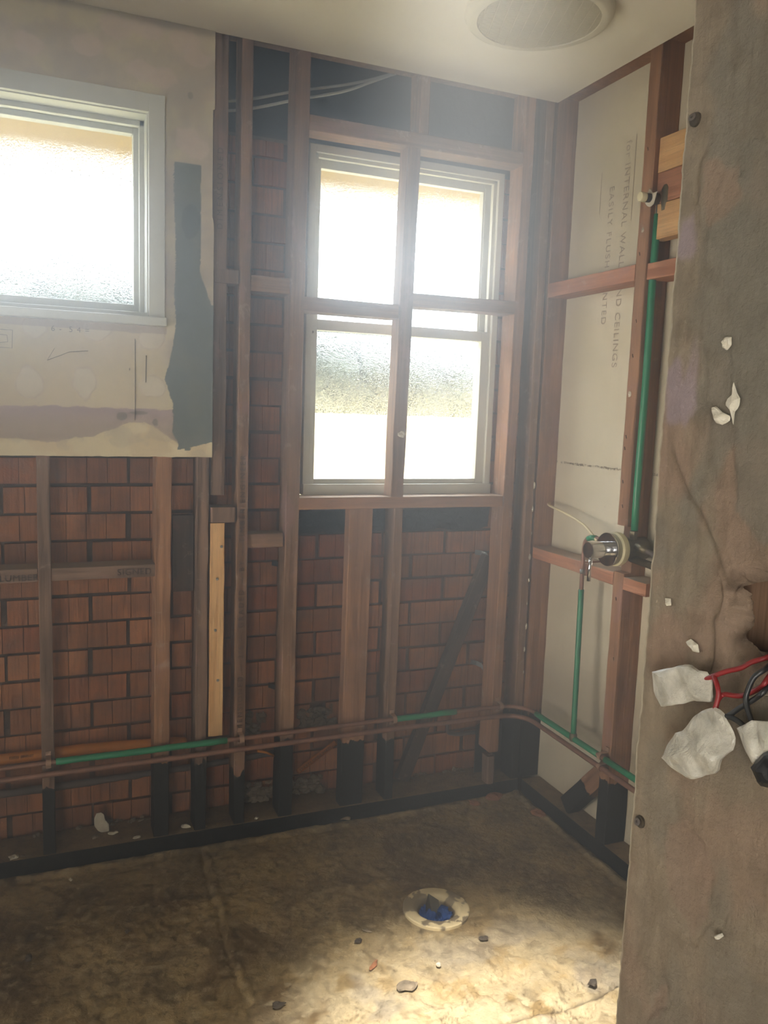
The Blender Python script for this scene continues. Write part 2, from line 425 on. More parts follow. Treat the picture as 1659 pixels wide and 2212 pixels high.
# ================================================================== STRUCTURE
# ---- floor (screed), with the hole for the drain
DR = hz(942,1962); DR.z = 0
seam = (hz(1345,2132), hz(1240,2175), hz(1150,2200), hz(1060,2225), hz(900,2275))
seam2 = (hz(445,1830), hz(462,1900), hz(492,2000), hz(525,2110), hz(575,2230), hz(640,2330))
def dseg(p, poly):
    best = 9
    for a, b in zip(poly, poly[1:]):
        ax, ay, bx, by = a.x, a.y, b.x, b.y; dx, dy = bx-ax, by-ay; t = max(0,min(1,((p[0]-ax)*dx+(p[1]-ay)*dy)/(dx*dx+dy*dy)))
        ex, ey = p[0]-ax-dx*t, p[1]-ay-dy*t; d = math.hypot(ex,ey)
        if d < abs(best): best = d*(1 if dx*(p[1]-ay)-dy*(p[0]-ax) > 0 else -1)
    return best
FX0, FX1, FY0, FY1 = -0.42, 1.595, 1.06, 2.445
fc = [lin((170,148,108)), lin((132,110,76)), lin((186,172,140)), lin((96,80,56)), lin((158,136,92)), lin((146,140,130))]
def fxy(u, v): return FX0+(FX1-FX0)*u, FY0+(FY1-FY0)*v
def fheight(x, y):
    n1 = nz(x*2.2, y*2.2, 3); n2 = nz(x*11, y*11, 7); n3 = nz(x*34, y*34, 2, 3); n4 = nz(x*75, y*75, 8, 2)
    h = .004*n1+.0024*n2+.0016*n3+.0007*n4
    pl = nz(x*8+20, y*8, 5, 5)                     # flaked plateaus in front of the drain
    fl = sst(1.75,1.50,y)*sst(.30,.55,x)
    h -= fl*(.0045*sst(.10,.125,pl)+.0030*sst(.26,.28,pl)+.0015*sst(.2,.22,nz(x*17,y*17,11,4)))
    s = dseg((x,y), seam)
    if abs(s) < .06: s += .006*nz(x*20,y*20,1); h += .006*math.exp(-(s/.010)**2)-.007*math.exp(-((s+.014)/.006)**2)
    s = dseg((x,y), seam2)
    if abs(s) < .06: s += .010*nz(x*16,y*16,1); h += .0035*math.exp(-(s/.012)**2)-.003*math.exp(-((s+.018)/.007)**2)
    e = min(y-2.445+.05, 0)
    d = math.hypot(x-DR.x, y-DR.y)
    k = sst(.125,.09,d); h = h*(1-k)+(-.001)*k
    # broken lip where the screed met the wall lining
    lip = sst(2.40,2.425,y+.010*nz(x*14,1,0))*(1-sst(2.432,2.440,y+.006*nz(x*30,1,0)))
    h += .007*lip
    lip = sst(1.555,1.575,x+.010*nz(y*14,9,0))*(1-sst(1.582,1.590,x+.006*nz(y*30,1,0)))
    h += .007*lip
    return h-.004
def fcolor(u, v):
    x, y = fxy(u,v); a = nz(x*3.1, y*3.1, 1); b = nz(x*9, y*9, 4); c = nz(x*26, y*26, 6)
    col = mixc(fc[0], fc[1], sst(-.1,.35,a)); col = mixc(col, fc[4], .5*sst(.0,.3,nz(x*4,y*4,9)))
    fr = sst(2.0,1.6,y)*sst(.35,.6,x)  # light pool also put into the pigment: paler, fewer dark spots here
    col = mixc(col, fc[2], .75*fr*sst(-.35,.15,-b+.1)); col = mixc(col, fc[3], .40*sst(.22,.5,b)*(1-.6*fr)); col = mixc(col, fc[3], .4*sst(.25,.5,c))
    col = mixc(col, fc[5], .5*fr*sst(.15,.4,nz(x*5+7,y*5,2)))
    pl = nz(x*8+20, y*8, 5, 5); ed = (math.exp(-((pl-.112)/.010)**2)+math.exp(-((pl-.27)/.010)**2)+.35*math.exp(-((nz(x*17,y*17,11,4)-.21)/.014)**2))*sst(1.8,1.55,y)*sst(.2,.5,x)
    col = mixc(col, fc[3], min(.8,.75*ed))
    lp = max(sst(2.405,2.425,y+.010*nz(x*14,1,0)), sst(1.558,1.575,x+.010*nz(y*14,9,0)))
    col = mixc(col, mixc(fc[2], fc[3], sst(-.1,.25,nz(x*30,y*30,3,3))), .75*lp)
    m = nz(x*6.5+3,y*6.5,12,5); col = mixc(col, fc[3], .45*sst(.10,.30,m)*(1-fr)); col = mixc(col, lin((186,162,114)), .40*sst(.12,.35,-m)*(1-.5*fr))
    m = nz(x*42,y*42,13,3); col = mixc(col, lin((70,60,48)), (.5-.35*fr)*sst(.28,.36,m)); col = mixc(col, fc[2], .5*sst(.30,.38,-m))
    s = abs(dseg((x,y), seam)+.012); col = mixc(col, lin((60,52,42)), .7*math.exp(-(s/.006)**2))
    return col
def fextra(bm, cl):
    def quad(*p):
        f = bm.faces.new([bm.verts.new(q) for q in p])
        for l in f.loops: l[cl] = lin((92,80,62))
    z = -.012
    def patch(x0,x1,y0,y1):
        nx, ny = int((x1-x0)/.03)+1, int((y1-y0)/.03)+1; V = {}
        for i in range(nx+1):
            for j in range(ny+1):
                x, y = x0+(x1-x0)*i/nx, y0+(y1-y0)*j/ny
                V[i,j] = (bm.verts.new((x,y,-.004+.004*nz(x*2.2,y*2.2,3)+.002*nz(x*11,y*11,7))), fcolor((x-FX0)/(FX1-FX0),(y-FY0)/(FY1-FY0)))
        for i in range(nx):
            for j in range(ny):
                q = (V[i,j],V[i+1,j],V[i+1,j+1],V[i,j+1]); f = bm.faces.new([k[0] for k in q])
                for l, k in zip(f.loops, q): l[cl] = k[1]
    patch(-1.3,XL,-1.3,FY0+.004); patch(-1.3,FX0+.004,FY0,2.62)
    quad((FX0,FY1-.01,z),(1.75,FY1-.01,z),(1.75,2.70,z),(FX0,2.70,z))
    quad((FX1-.01,FY0,z),(1.75,FY0,z),(1.75,FY1,z),(FX1-.01,FY1,z))
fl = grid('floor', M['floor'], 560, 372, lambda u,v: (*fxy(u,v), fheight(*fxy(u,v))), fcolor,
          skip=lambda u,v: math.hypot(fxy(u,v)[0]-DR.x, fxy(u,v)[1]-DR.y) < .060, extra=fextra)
tag(fl, kind='structure')

# ---- ceiling
bm = bmesh.new(); add_box(bm, -1.3, 1.592, -1.3, 2.447, ZC, ZC+.012); tag(link('ceiling', bm, M['ceil']), kind='structure')

# ---- unseen sides of the room
bm = bmesh.new()
for q in ((-1.3,.93,-.02,2.42),(1.87,2.72,-.02,2.42),(.93,1.87,-.02,.18),(.93,1.87,1.72,2.42)): add_box(bm, -1.32, -1.2, q[0], q[1], q[2], q[3])  # gap in this unseen wall made only to let the added side lamp in
tag(link('wall_left', bm, M['ceil']), kind='structure')
bm = bmesh.new()
for q in ((-1.2,-1.15,-1.3,-1.2,-.02,2.42),(-.57,1.8,-1.3,-1.2,-.02,2.42),(-1.15,-.57,-1.3,-1.2,2.04,2.42),(-1.4,1.95,-2.0,-1.9,-.02,3.0)): add_box(bm, *q)  # gap placed for the added rear lamp; last box blocks sky light behind it
tag(link('wall_front', bm, M['ceil']), kind='structure')

# ---- wall_right : cement sheet lining behind the studs
bm = bmesh.new(); add_box(bm, XL, XL+.012, -1.3, 2.60, -.02, 2.60)
wr = tag(link('wall_right', bm, M['lining']), kind='structure')
def on_right(py_, pz_, lx): return frame3((XL-.0008, py_, pz_), lx, (0,-1,0) if False else (0,0,1))
# printed words, reading downwards
t0 = frame3((XL-.0006, 2.172, 1.88), (0,0,-1), (0,-1,0))
text('printed_text', 'for INTERNAL WALLS AND CEILINGS', .036, M['inkpale'], wr, t0, 1.18)
t0 = frame3((XL-.0006, 2.243, 1.89), (0,0,-1), (0,-1,0))
text('printed_text', 'EASILY FLUSH JOINTED', .034, M['inkpale'], wr, t0, 1.25)
for yy, za, zb in ((2.138,1.98,2.235),(2.30,2.03,2.16)):
    box('printed_rule', XL-.0008, XL-.0002, yy-.0012, yy+.0012, za, zb, M['inkpale'], wr)

# ---- wall_back : outer brick leaf with two window openings
CP = .0845
bm = bmesh.new(); tl = bm.loops.layers.float_color.new('tone')
OPEN = ((-.72,.315,1.56,2.19),(.775,1.49,1.055,2.19))
bz0 = .957-CP*12
def tone_box(x0,x1,y0,y1,z0,z1,t):
    n0 = len(bm.faces); add_box(bm,x0,x1,y0,y1,z0,z1); bm.faces.ensure_lookup_table()
    for f in bm.faces[n0:]:
        for l in f.loops: l[tl] = (t,0,0,1)
rnd = random.Random(3)
for k in range(27):
    z0 = bz0+k*CP; z1 = z0+CP-.009
    if z0 > 2.18: break
    z1 = min(z1, 2.185)
    off = 1.194 if k % 2 == 0 else 1.323
    for i in range(-11, 3):
        a = off+.2405*i+.006+rnd.uniform(-.003,.003); b = a+.229+rnd.uniform(-.003,.002)
        tn = rnd.random(); dy = rnd.uniform(-.004,.003); tz = rnd.uniform(-.0015,.0015)
        segs = 4
        for s in range(segs):
            p, q = a+(b-a)*s/segs+.0009, a+(b-a)*(s+1)/segs-.0009
            if q < -1.2 or p > 1.74: continue
            cut = False
            for ox0,ox1,oz0,oz1 in OPEN:
                if q > ox0 and p < ox1 and z1 > oz0+.01 and z0 < oz1:
                    if p < ox0-.008: q = ox0
                    elif q > ox1+.008: p = ox1
                    else: cut = True
            # a hole low behind the studs, packed with old mortar
            if (.60 < p and q < .665 and .27 < z0 < .33) or (.78 < p and q < .93 and .27 < z0 < .33): cut = True
            if cut: continue
            dd = dy+rnd.uniform(-.0006,.0006)
            tone_box(p, q, YB+dd, YB+.09, z0+tz, z1+tz, min(1,max(0,tn+rnd.uniform(-.06,.06))))
wb = link('wall_back', bm, M['brick']); tag(wb, kind='structure')
bm = bmesh.new()
Z0, ZT = -.02, 2.185
def bedrect(x0,x1,z0,z1): add_box(bm, x0, x1, YB+.011, YB+.10, z0, z1)
bedrect(-1.2,OPEN[0][0],Z0,ZT); bedrect(OPEN[0][0],OPEN[0][1],Z0,OPEN[0][2]); bedrect(OPEN[0][1],OPEN[1][0],Z0,ZT)
bedrect(OPEN[1][0],OPEN[1][1],Z0,OPEN[1][2]); bedrect(OPEN[1][1],1.75,Z0,ZT)
link('mortar_joints', bm, M['bed'], wb)
# pale mortar ledge on top of the brickwork
box('top_ledge', .33, .72, YB-.002, YB+.09, 2.185, 2.195, M['mortar'], wb)
# ---- dark panels added to black out the roof void, and the eave outside
bm = bmesh.new()
add_box(bm, -1.3, 1.9, 2.70, 2.72, 2.205, 2.95); add_box(bm, -1.3, 1.9, 2.3, 2.72, 2.93, 2.95); add_box(bm, 1.76, 1.9, 2.3, 2.72, -.02, 2.95)
add_box(bm, -1.32, -1.3, 2.3, 2.72, 2.4, 2.95); add_box(bm, -1.3, 1.9, 2.30, 2.32, 2.475, 2.95); add_box(bm, 1.692, 1.9, 2.55, 2.60, -.02, 2.95)
tag(link('sky_block_1', bm, M['void']), kind='structure')
bm = bmesh.new(); add_box(bm, -3, 4, 2.70, 3.31, 2.19, 2.205); add_box(bm, -3, 4, 3.31, 3.34, 2.15, 2.36); add_box(bm,-3,4,2.2,3.34,2.96,2.98)
ev = box('eave', -3, 4, 2.70, 3.30, 2.188, 2.204, M['soffit'], None); tag(ev, 'cream eave soffit board seen through the top of both obscure windows', 'eave')
bm = bmesh.new(); add_box(bm, -3.5,.5,-.3,.3,0,.2); bm.free()
fb = box('fascia', -3, 4, 3.30, 3.33, 2.15, 2.34, M['soffit'], ev); fb.location = -Vector(ev.location)
bm = bmesh.new(); add_box(bm, -3, 4, -2, 3.34, 2.97, 3.0); add_box(bm, -3, -1.4, -1.4, 2.7, -.02, 3); add_box(bm, 1.95, 4, -1.4, 2.7, -.02, 3); add_box(bm, -3, 4, -2, 2.7, -.35, -.04); add_box(bm,-3,4,3.30,3.33,2.34,3.0)
tag(link('sky_block_2', bm, M['outwall']), kind='structure')  # unseen blocks added around the room to keep sky light out
tag(box('wall_outside', -6, 9, 4.5, 4.62, -.3, 1.335, M['outwall']), kind='structure')
tag(box('ground', -8, 10, 2.7, 9, -.35, -.3, M['ground']), kind='structure')
bm = bmesh.new(); rh = random.Random(5)
for i in range(75):
    for j in range(9):
        x = -5.5+i*.19+rh.uniform(-.06,.06); top = 2.10-.13*(x)+.12*noise.noise(Vector((x*1.3,0,0))); top = max(1.45,min(2.2,top))
        z = .9+j*(top-.9)/8.5; m4 = Matrix.Translation((x, 5.15+rh.uniform(-.12,.12), z)) @ Matrix.Rotation(rh.uniform(0,6),4,'Z')
        bmesh.ops.create_icosphere(bm, subdivisions=2, radius=rh.uniform(.13,.19), matrix=m4)
for v in bm.verts: v.co += Vector((noise.noise(v.co*9),noise.noise(v.co*9+Vector((5,0,0))),noise.noise(v.co*9+Vector((0,5,0)))))*.06
hd = link('hedge', bm, M['hedge']); tag(hd, 'blurred green hedge seen through the obscure glass above the outside wall', 'hedge')

# ---- windows
def ring_bars(bm, x0,x1,z0,z1, y0,y1, wl,wr_,wt,wb_, bev=.002):
    add_box(bm, x0, x0+wl, y0, y1, z0, z1, bev); add_box(bm, x1-wr_, x1, y0, y1, z0, z1, bev)
    add_box(bm, x0+wl-.001, x1-wr_+.001, y0, y1, z1-wt, z1, bev); add_box(bm, x0+wl-.001, x1-wr_+.001, y0, y1, z0, z0+wb_, bev)
def pane(parent, x0,x1,z0,z1,y):
    bm = bmesh.new(); f = bm.faces.new([bm.verts.new(p) for p in ((x0,y,z0),(x1,y,z0),(x1,y,z1),(x0,y,z1))])
    return link('pane', bm, M['glass'], parent)
# window_2 : double hung, behind the bare studs
w2 = empty('window_2', (1.11,2.58,1.09)); tag(w2, kind='structure')
def wpart(name, bm, mat, root, parent=None):
    o = link(name, bm, mat, parent or root)
    if parent is None: o.location = -Vector(root.location)
    return o
bm = bmesh.new(); ring_bars(bm, .768,1.460,1.092,2.183, 2.54,2.66, .022,.022,.024,.024)
add_box(bm, .79,.802,2.553,2.57,1.11,2.16,.001); add_box(bm, 1.426,1.438,2.553,2.57,1.11,2.16,.001); add_box(bm, .79,1.438,2.553,2.57,2.148,2.16,.001)
add_box(bm, 1.412,1.420,2.585,2.592,1.14,2.14); add_box(bm,.768,1.46,2.530,2.548,1.092,1.128,.002)
wf = wpart('window_frame', bm, M['sash'], w2)
bm = bmesh.new(); ring_bars(bm, .792,1.440,1.625,2.158, 2.588,2.616, .030,.034,.032,.022, .003)
us = wpart('upper_sash', bm, M['sash'], w2)
pane(us, .815,1.412,1.64,2.135,2.602)
bm = bmesh.new(); ring_bars(bm, .790,1.440,1.118,1.655, 2.552,2.580, .020,.034,.034,.026, .003)
ls = wpart('lower_sash', bm, M['sash'], w2)
pane(ls, .805,1.412,1.135,1.63,2.566)
lathe('sash_bolt', [(.004,0),(.004,.003),(.0015,.004)], M['ink'], ls, loc=tuple(bk(675,717,2.550)), rot=(PI/2,0,0), seg=12)
# window_1 : fixed pane in painted casing, on the plastered part
w1 = empty('window_1', (-.2,2.5,1.6)); tag(w1, kind='structure')
bm = bmesh.new()
add_box(bm, .275,.3185, 2.420,2.439, 1.60,2.205, .002); add_box(bm, -.75,-.70, 2.420,2.439, 1.60,2.205, .002)
add_box(bm, -.701,.276, 2.420,2.439, 2.157,2.205, .002)
add_box(bm, -.745,.322, 2.404,2.45, 1.588,1.612, .003)          # sill nosing
wpart('casing', bm, M['paint'], w1)
bm = bmesh.new(); ring_bars(bm, -.702,.277,1.605,2.160, 2.437,2.60, .006,.006,.006,.020)
add_box(bm, .258,.272,2.500,2.52,1.62,2.155,.002); add_box(bm, -.70,.272,2.500,2.52,2.140,2.155,.002)
ring_bars(bm, -.697,.272,1.622,2.156, 2.540,2.60, .012,.008,.010,.012)
wpart('window_frame', bm, M['paint'], w1)
bm = bmesh.new(); ring_bars(bm, -.690,.268,1.630,2.150, 2.545,2.58, .025,.022,.020,.026, .003)
sh = wpart('sash', bm, M['paint'], w1)
pane(sh, -.67,.25,1.65,2.135,2.562)

# ---- plaster sheet left on the back wall around window_1
PX0, PX1, PZ0, PZ1 = -1.195, .4575, 1.219, 2.404
PC = dict(base=lin((196,184,168)), cream=lin((216,203,172)), mauve=lin((176,160,154)), blue=lin((112,120,120)), blued=lin((88,97,100)), pale=lin((214,208,196)), grey=lin((160,156,146)), yel=lin((206,198,168)))
def pos_pl(u, v):
    x = -.18+(PX1+.18)*u; z = PZ0+(PZ1-PZ0)*v
    return x, z
STEP = [(345,-9),(440,.0)]
def pl_back(px, py): p = bk(px,py,2.438); return p.x, p.z
E_ = [pl_back(*p) for p in ((376,352),(376,430),(380,560),(376,640),(381,700),(372,760),(355,820),(373,870),(372,930),(385,960))]
Rb = [pl_back(*p) for p in ((434,352),(434,500),(432,590),(443,620),(456,660))]
def interp(poly, z, axis=1):
    pts = sorted(poly, key=lambda p: p[1])
    if z <= pts[0][1]: return pts[0][0]
    if z >= pts[-1][1]: return pts[-1][0]
    for a, b in zip(pts, pts[1:]):
        if a[1] <= z <= b[1]: return a[0]+(b[0]-a[0])*(z-a[1])/(b[1]-a[1]+1e-9)
zt_blue = pl_back(400,352)[1]; zb_blue = pl_back(420,958)[1]
z_mauve = pl_back(200,880)[1]; z_cream = pl_back(100,948)[1]; z_step = pl_back(460,235)[1]
kidney = [(pl_back(190,828),.030,.045),(pl_back(62,828),.030,.045),(pl_back(325,728),.035,.035),(pl_back(210,712),.038,.028),(pl_back(330,835),.034,.028),(pl_back(75,705),.03,.025)]
greyblob = [(pl_back(262,898),.014,.012),(pl_back(300,892),.024,.004),(pl_back(335,912),.011,.014)]
whiteblob = [pl_back(*p) for p in ((400,90),(425,130),(355,165),(305,150),(250,60),(320,60),(425,320),(405,300),(190,100),(60,90))]
def plcol(u, v):
    x, z = pos_pl(u,v); n = nz(x*9,z*9,2); n2 = nz(x*40,z*40,5,3); n3 = nz(x*4,z*4,8)
    c = mixc(PC['base'], PC['grey'], .35*sst(-.1,.4,n3)); c = mixc(c, PC['yel'], .35*sst(.0,.4,nz(x*6,z*6,4)))
    if z < 1.60: c = mixc(c, PC['cream'], .45)
    if z > 2.2 or x > .32:
        c = mixc(c, lin((168,158,148)), .45*sst(-.1,.3,n)); c = mixc(c, PC['yel'], .5*sst(.05,.3,-n))
    for (bx,bz) in whiteblob:
        d = math.hypot(x-bx,(z-bz)*1.3)+.020*n+.006*n2; c = mixc(c, lin((206,190,180)), .75*sst(.042,.034,d))
    for (q,a,b) in kidney:
        d = math.hypot((x-q[0])/a,(z-q[1])/b)+.55*n+.1*n2; c = mixc(c, PC['pale'], .45*sst(1.05,.95,d)); c = mixc(c, PC['mauve'], .7*math.exp(-((d-1.0)/.06)**2)*.6)
    m = z-z_mauve+.004*n2+.004*n
    if m < 0:
        c = mixc(PC['mauve'], lin((168,156,138)), .5*sst(-.02,-.06,m)); c = mixc(c, lin((168,152,160)), .5*sst(-.03,-.005,m))
    m = z-z_cream-.05*sst(.1,.24,x)*sst(.36,.28,x)+.012*n+.003*n2
    if m < 0: c = mixc(PC['cream'], lin((196,172,140)), .35*sst(.15,.2,n)); c = mixc(c, PC['grey'], .3*sst(.2,.3,nz(x*12,z*12,1)))
    for (q,a,b) in greyblob:
        d = math.hypot((x-q[0])/a,(z-q[1])/b)+.5*n+.25*n2; c = mixc(c, lin((128,122,114)), .9*sst(1.05,.95,d))
    # blue-grey waterproofing stripe
    fr = .0025*nz(x*20,z*260,3,3)+.003*nz(x*30,z*30,1,3)
    le = interp(E_, z); re = interp(Rb, z) if z > Rb[-1][1] else 9
    if zb_blue-.02 < z < zt_blue+.002*n2 and le+fr < x < re+.0015*n2:
        lowb = zb_blue+.02*sst(.30,.45,x)*0
        bot = pl_back(400,965)[1]+(x-.40)/(.4575-.40)*(pl_back(457,955)[1]-pl_back(400,965)[1])
        if z > bot+.003*n2 or (abs(x-.385) < .008+.003*n2):
            c = mixc(PC['blue'], lin((126,130,124)), .5*sst(0,.4,n)); dd = math.hypot((x-pl_back(412,480)[0])/.028,(z-pl_back(412,480)[1])/.05)+.3*n
            c = mixc(c, PC['blued'], .8*sst(1.05,.95,dd))
    d = math.hypot((x-pl_back(411,207)[0])/.010,(z-pl_back(411,207)[1])/.013)+.4*n; c = mixc(c, lin((120,120,112)), .8*sst(1.1,.9,d))
    # rough dark line at ceiling
    c = mixc(c, lin((140,134,124)), .7*sst(2.375,2.395,z+.012*n))
    if abs(z-1.578) < .010+.003*n and x < .325: c = mixc(c, lin((172,160,152)), .8)  # shadow under the sill nosing, painted as a darker strip
    return c
def plpos(u, v):
    x, z = pos_pl(u,v); n = nz(x*9,z*9,2)
    h = .0006*nz(x*20,z*20,3)+.0005*nz(x*5,z*5,1)
    for (q,a,b) in kidney:
        d = math.hypot((x-q[0])/a,(z-q[1])/b)+.55*n; h += .0008*sst(1.05,.9,d)
    if v == 0 or v < .004: z += .0018*nz(x*40,0,1)
    if u > .995: x += -.001*abs(nz(z*30,1,1)) - (.006 if z < z_step else 0)*sst(z_step,z_step-.005,z)*sst(z_step-.32,z_step-.28,z)
    return (x, 2.438-h, z)
def plskip(u, v): x, z = pos_pl(u,v); return x < .29 and 1.600 < z < 2.17
def plextra(bm, cl):
    n0 = len(bm.faces)
    add_box(bm, PX0, PX1-.007, 2.4405, 2.4485, PZ0+.001, 1.598); add_box(bm, PX0, PX1-.007, 2.4405, 2.4485, 2.165, PZ1); add_box(bm, .282, PX1-.007, 2.4405,2.4485,1.59,2.17)
    add_box(bm, PX0, -.18, 2.436, 2.4485, PZ0+.001, 1.59)
    bm.faces.ensure_lookup_table()
    for f in bm.faces[n0:]:
        for l in f.loops: l[cl] = PC['cream']
pb = grid('plaster_sheet', M['plaster'], 250, 470, plpos, plcol, skip=plskip, extra=plextra, smooth=False)
tag(pb, 'stained old plaster sheet with a blue-grey painted stripe around the left window', 'plaster sheet')
def pencil(pts, r=.0007):
    bm = bmesh.new(); add_tube(bm, [bk(a,b,2.4368) for a,b in pts], r, 6); return link('pencil_mark', bm, M['pencil'], pb, True)
pencil([(292,732),(292,908)], .0009); pencil([(316,768),(315,826)], .0011)
pencil([(bx,by) for bx,by in ((102,778),(130,768),(150,760),(190,758))]); pencil([(0,711),(27,713),(26,752),(0,750)]); pencil([(0,722),(15,724),(17,738),(0,740)])
pencil([(102,778),(118,752)],.0005); pencil([(280,795),(280,800)],.0012)
text('pencil_figures', '6 -  5 4 =', .021, M['pencil'], pb, frame3(bk(152,712,2.4366),(1,0,-.0),(0,0,1)), 1.2)

# ---- bottom plates, top plates
bp = member('bottom_plate', (-1.19,YF-.006+.003,.0225), (XF,YF-.006,.0225), .045, .09, W(1.1,0,'dark',dust=.85,spots=.2), (0,0,-1), cham=.003)
bp.data.materials[0] = M['tar']
# rebuilt as dusty top with tarred front
def plate(name, x0,x1,y0,y1,z0,z1, label):
    t = NT(name+'_timber'); g = t.new('ShaderNodeNewGeometry'); nzv = t.sep(g.outputs['Normal'])[2]; v = t.coord()
    dust = t.ramp(t.noise(v, 22, 6, .7), [(.3,lin((112,92,70))),(.5,lin((150,128,98))),(.75,lin((178,156,122)))])
    col = t.mix(t.ramp(nzv, [(.5,BLK),(.8,WHT)]), TAR, dust); col = t.mix(t.math('MULTIPLY', t.ramp(t.noise(v, 70, 4, .7), [(.56,BLK),(.62,WHT)]), .6), col, lin((70,58,44))); t.bump(t.noise(v, 90, 6, .75), .008); mt = t.fin(col, .85, 0, .2)
    o = box(name, x0,x1,y0,y1,z0,z1, mt, None, .003); tag(o, label, 'bottom plate', 'bottom plates'); return o
bpy.data.objects.remove(bp)
plate('bottom_plate', -1.19, 1.592, YF-.004, 2.585, -.012, .045, 'dusty timber bottom plate with black tarred edge along the brick wall')
plate('bottom_plate', XF+.001, XL-.001, .2, 2.44, -.012, .045, 'dusty timber bottom plate with black edge along the cement sheet wall')
tag(box('top_plate', -1.19, 1.598, YF, YF+SD, 2.425, 2.47, W(1.5,0,'brown')), 'brown timber top plate just above the ceiling over the brick wall', 'top plate', 'top plates')
tag(box('top_plate', XF, XL-.001, .2, YF+SD, 2.425, 2.47, W(1.6,0,'red')), 'reddish timber top plate just above the ceiling over the cement sheet wall', 'top plate', 'top plates')

# ================================================================== BACK WALL TIMBER
def stud(xb, xt, wd, z0, z1, seed, tar, kind, label, yf=YF, dp=SD, name='wall_stud', group='studs of the brick wall', cat='stud', cb=None, **k):
    o = member(name, (xb,yf,z0), (xt,yf,z1), wd, dp, W(seed,tar,kind,**k), (1,0,0), seed=seed)
    return tag(o, label, cat, group)
ZB, ZTP = .045, 2.425
stud(-.007,-.006,.035,ZB,1.57,2.1,.20,'grey','greyish stud farthest left, white flecked, black at its foot')
sB = stud(.312,.328,.045,ZB,ZTP,3.2,.24,'red','brown stud right of the white flake, foot painted black above the plate')
stud(.431,.438,.035,ZB,ZTP,4.3,.22,'grey','dark weathered stud directly left of the new pale pine batten')
sD = stud(.5545,.552,.034,ZB,ZTP,5.4,.17,'brown','long brown stud stamped with grading words, right of the pine batten')
stud(.707,.7165,.044,ZB,ZTP,6.5,.26,'brown','full height brown stud at the left side of the bare window opening')
stud(1.073,1.073,.032,ZB,1.056,7.6,.215,'brown','short narrow stud under the middle of the bare window sill', group='studs of the brick wall')
sG = stud(1.483,1.493,.038,.16,ZTP,8.7,.0,'red','long red-brown stud at the right side of the bare window opening')
stud(1.577,1.569,.031,ZB,ZTP,9.8,.26,'brown','last thin stud of the brick wall in the room corner, plaster smeared')
member_c = stud(1.641,1.641,.080,ZB,ZTP,10.9,.25,'red','broad red-brown corner stud touching the cement sheet, black foot', yf=YF+.004, dp=.045, spots=.3, group='studs of the cement sheet wall')
# plaster drips on the corner stud edge
for i in range(9):
    z = .45+i*.085+.02*noise.noise(Vector((i,2,0))); lump('plaster_smear', blob_outline((1.589-.002*(i%2),YF-.001,z), .006+.003*(i%3), (1,0,0), (0,0,1), seed=i, asp=.35), .002, M['gypsum'], (0,-1,0), None, .5, n=18, rings=4, seed=i)
sm = [o for o in C.objects if o.name.startswith('plaster_smear')]
cs = [o for o in C.objects if o.get('label','').startswith('last thin stud')][0]
bpy.context.view_layer.update()
for o in sm:
    mwx = o.matrix_basis.copy(); o.parent = cs; o.matrix_basis = cs.matrix_basis.inverted() @ mwx
# upper stud right of the plaster sheet
sU = stud(.478,.478,.044,1.104,ZTP,11.7,0,'grey','weathered grey-brown stud against the plaster sheet edge, faintly stamped', yf=YF+.006, dp=.07)
tag(member('timber_batten', (.4775,YF+.002,.347),(.4785,YF+.002,1.019), .044,.030, W(12.3,0,'pine',spots=0), seed=3), 'new pale pine batten fixed upright, screwed, below the nailing block', 'batten')
bt = [o for o in C.objects if o.name.startswith('timber_batten')][0]
for zz, xx in ((.18,.005),(.34,-.004),(.50,.0),(.60,.012)):
    lathe('screw', [(.0045,0),(.0045,.0012),(.002,.0018)], M['galv'], bt, loc=(xx,-.0002,zz), rot=(PI/2,0,0), seg=14)
# nailing blocks beside it
def block(x0,x1,z0,z1,seed,label,kind='grey',yf=YF-.006,dp=.075,group='nailing blocks beside the plaster edge'):
    o = member('nailing_block', ((x0+x1)/2,yf,z0),((x0+x1)/2,yf,z1), x1-x0, dp, W(seed,0,kind,dust=.5), seed=seed, cham=.004); return tag(o, label, 'timber block', group)
block(.457,.532,1.727,1.765,13.1,'grey timber block end beside the dark paint stripe, upper of two')
block(.456,.532,1.022,1.068,14.2,'tan timber block end sitting just above the pale pine batten')
# dark board between studs behind the plaster's lower right
tag(box('timber_board', .350,.4125, YF+.035, YF+.06, .806, 1.041, W(15.3,0,'dark'), None, .002), 'short dark board set back between two studs below the plaster sheet', 'board')
# timber remnant below the upper stud
# noggins
def nog(p0, p1, h, dp, seed, label, kind='brown', xdir=(0,0,-1), group='noggins between the brick wall studs', **k):
    o = member('noggin', p0, p1, h, dp, W(seed,0,kind,**k), xdir, seed=seed, cham=.0015); return tag(o, label, 'noggin', group)
n1 = nog((-1.19,YF+.002,.882),(-.026,YF+.002,.882), .038, .085, 16.1, 'dusty noggin at the far left stamped with a faded word', 'grey', dust=.8)
n2 = nog((.012,YF+.002,.882),(.299,YF+.002,.882), .036, .085, 17.2, 'dusty noggin between the two leftmost studs, faded stamp at its right', 'grey', dust=.8)
nog((.5715,YF+.008,1.735),(.690,YF+.008,1.735), .046, .07, 18.3, 'brown noggin left of the window opening, the upper one', 'brown', dust=.5)
nog((.5715,YF+.008,.960),(.684,YF+.008,.960), .044, .07, 19.4, 'brown noggin left of the window opening, level with the sill flashing', 'brown', dust=.6)
text('stamped_word', 'LUMBER', .026, M['ink'], n1, frame3((-.073,YF+.0005,.876),(1,0,0),(0,0,1)), 1.1)
text('stamped_word', 'SIGNED', .026, M['ink'], n2, frame3((.236,YF+.0005,.880),(1,0,0),(0,0,1)), 1.1)
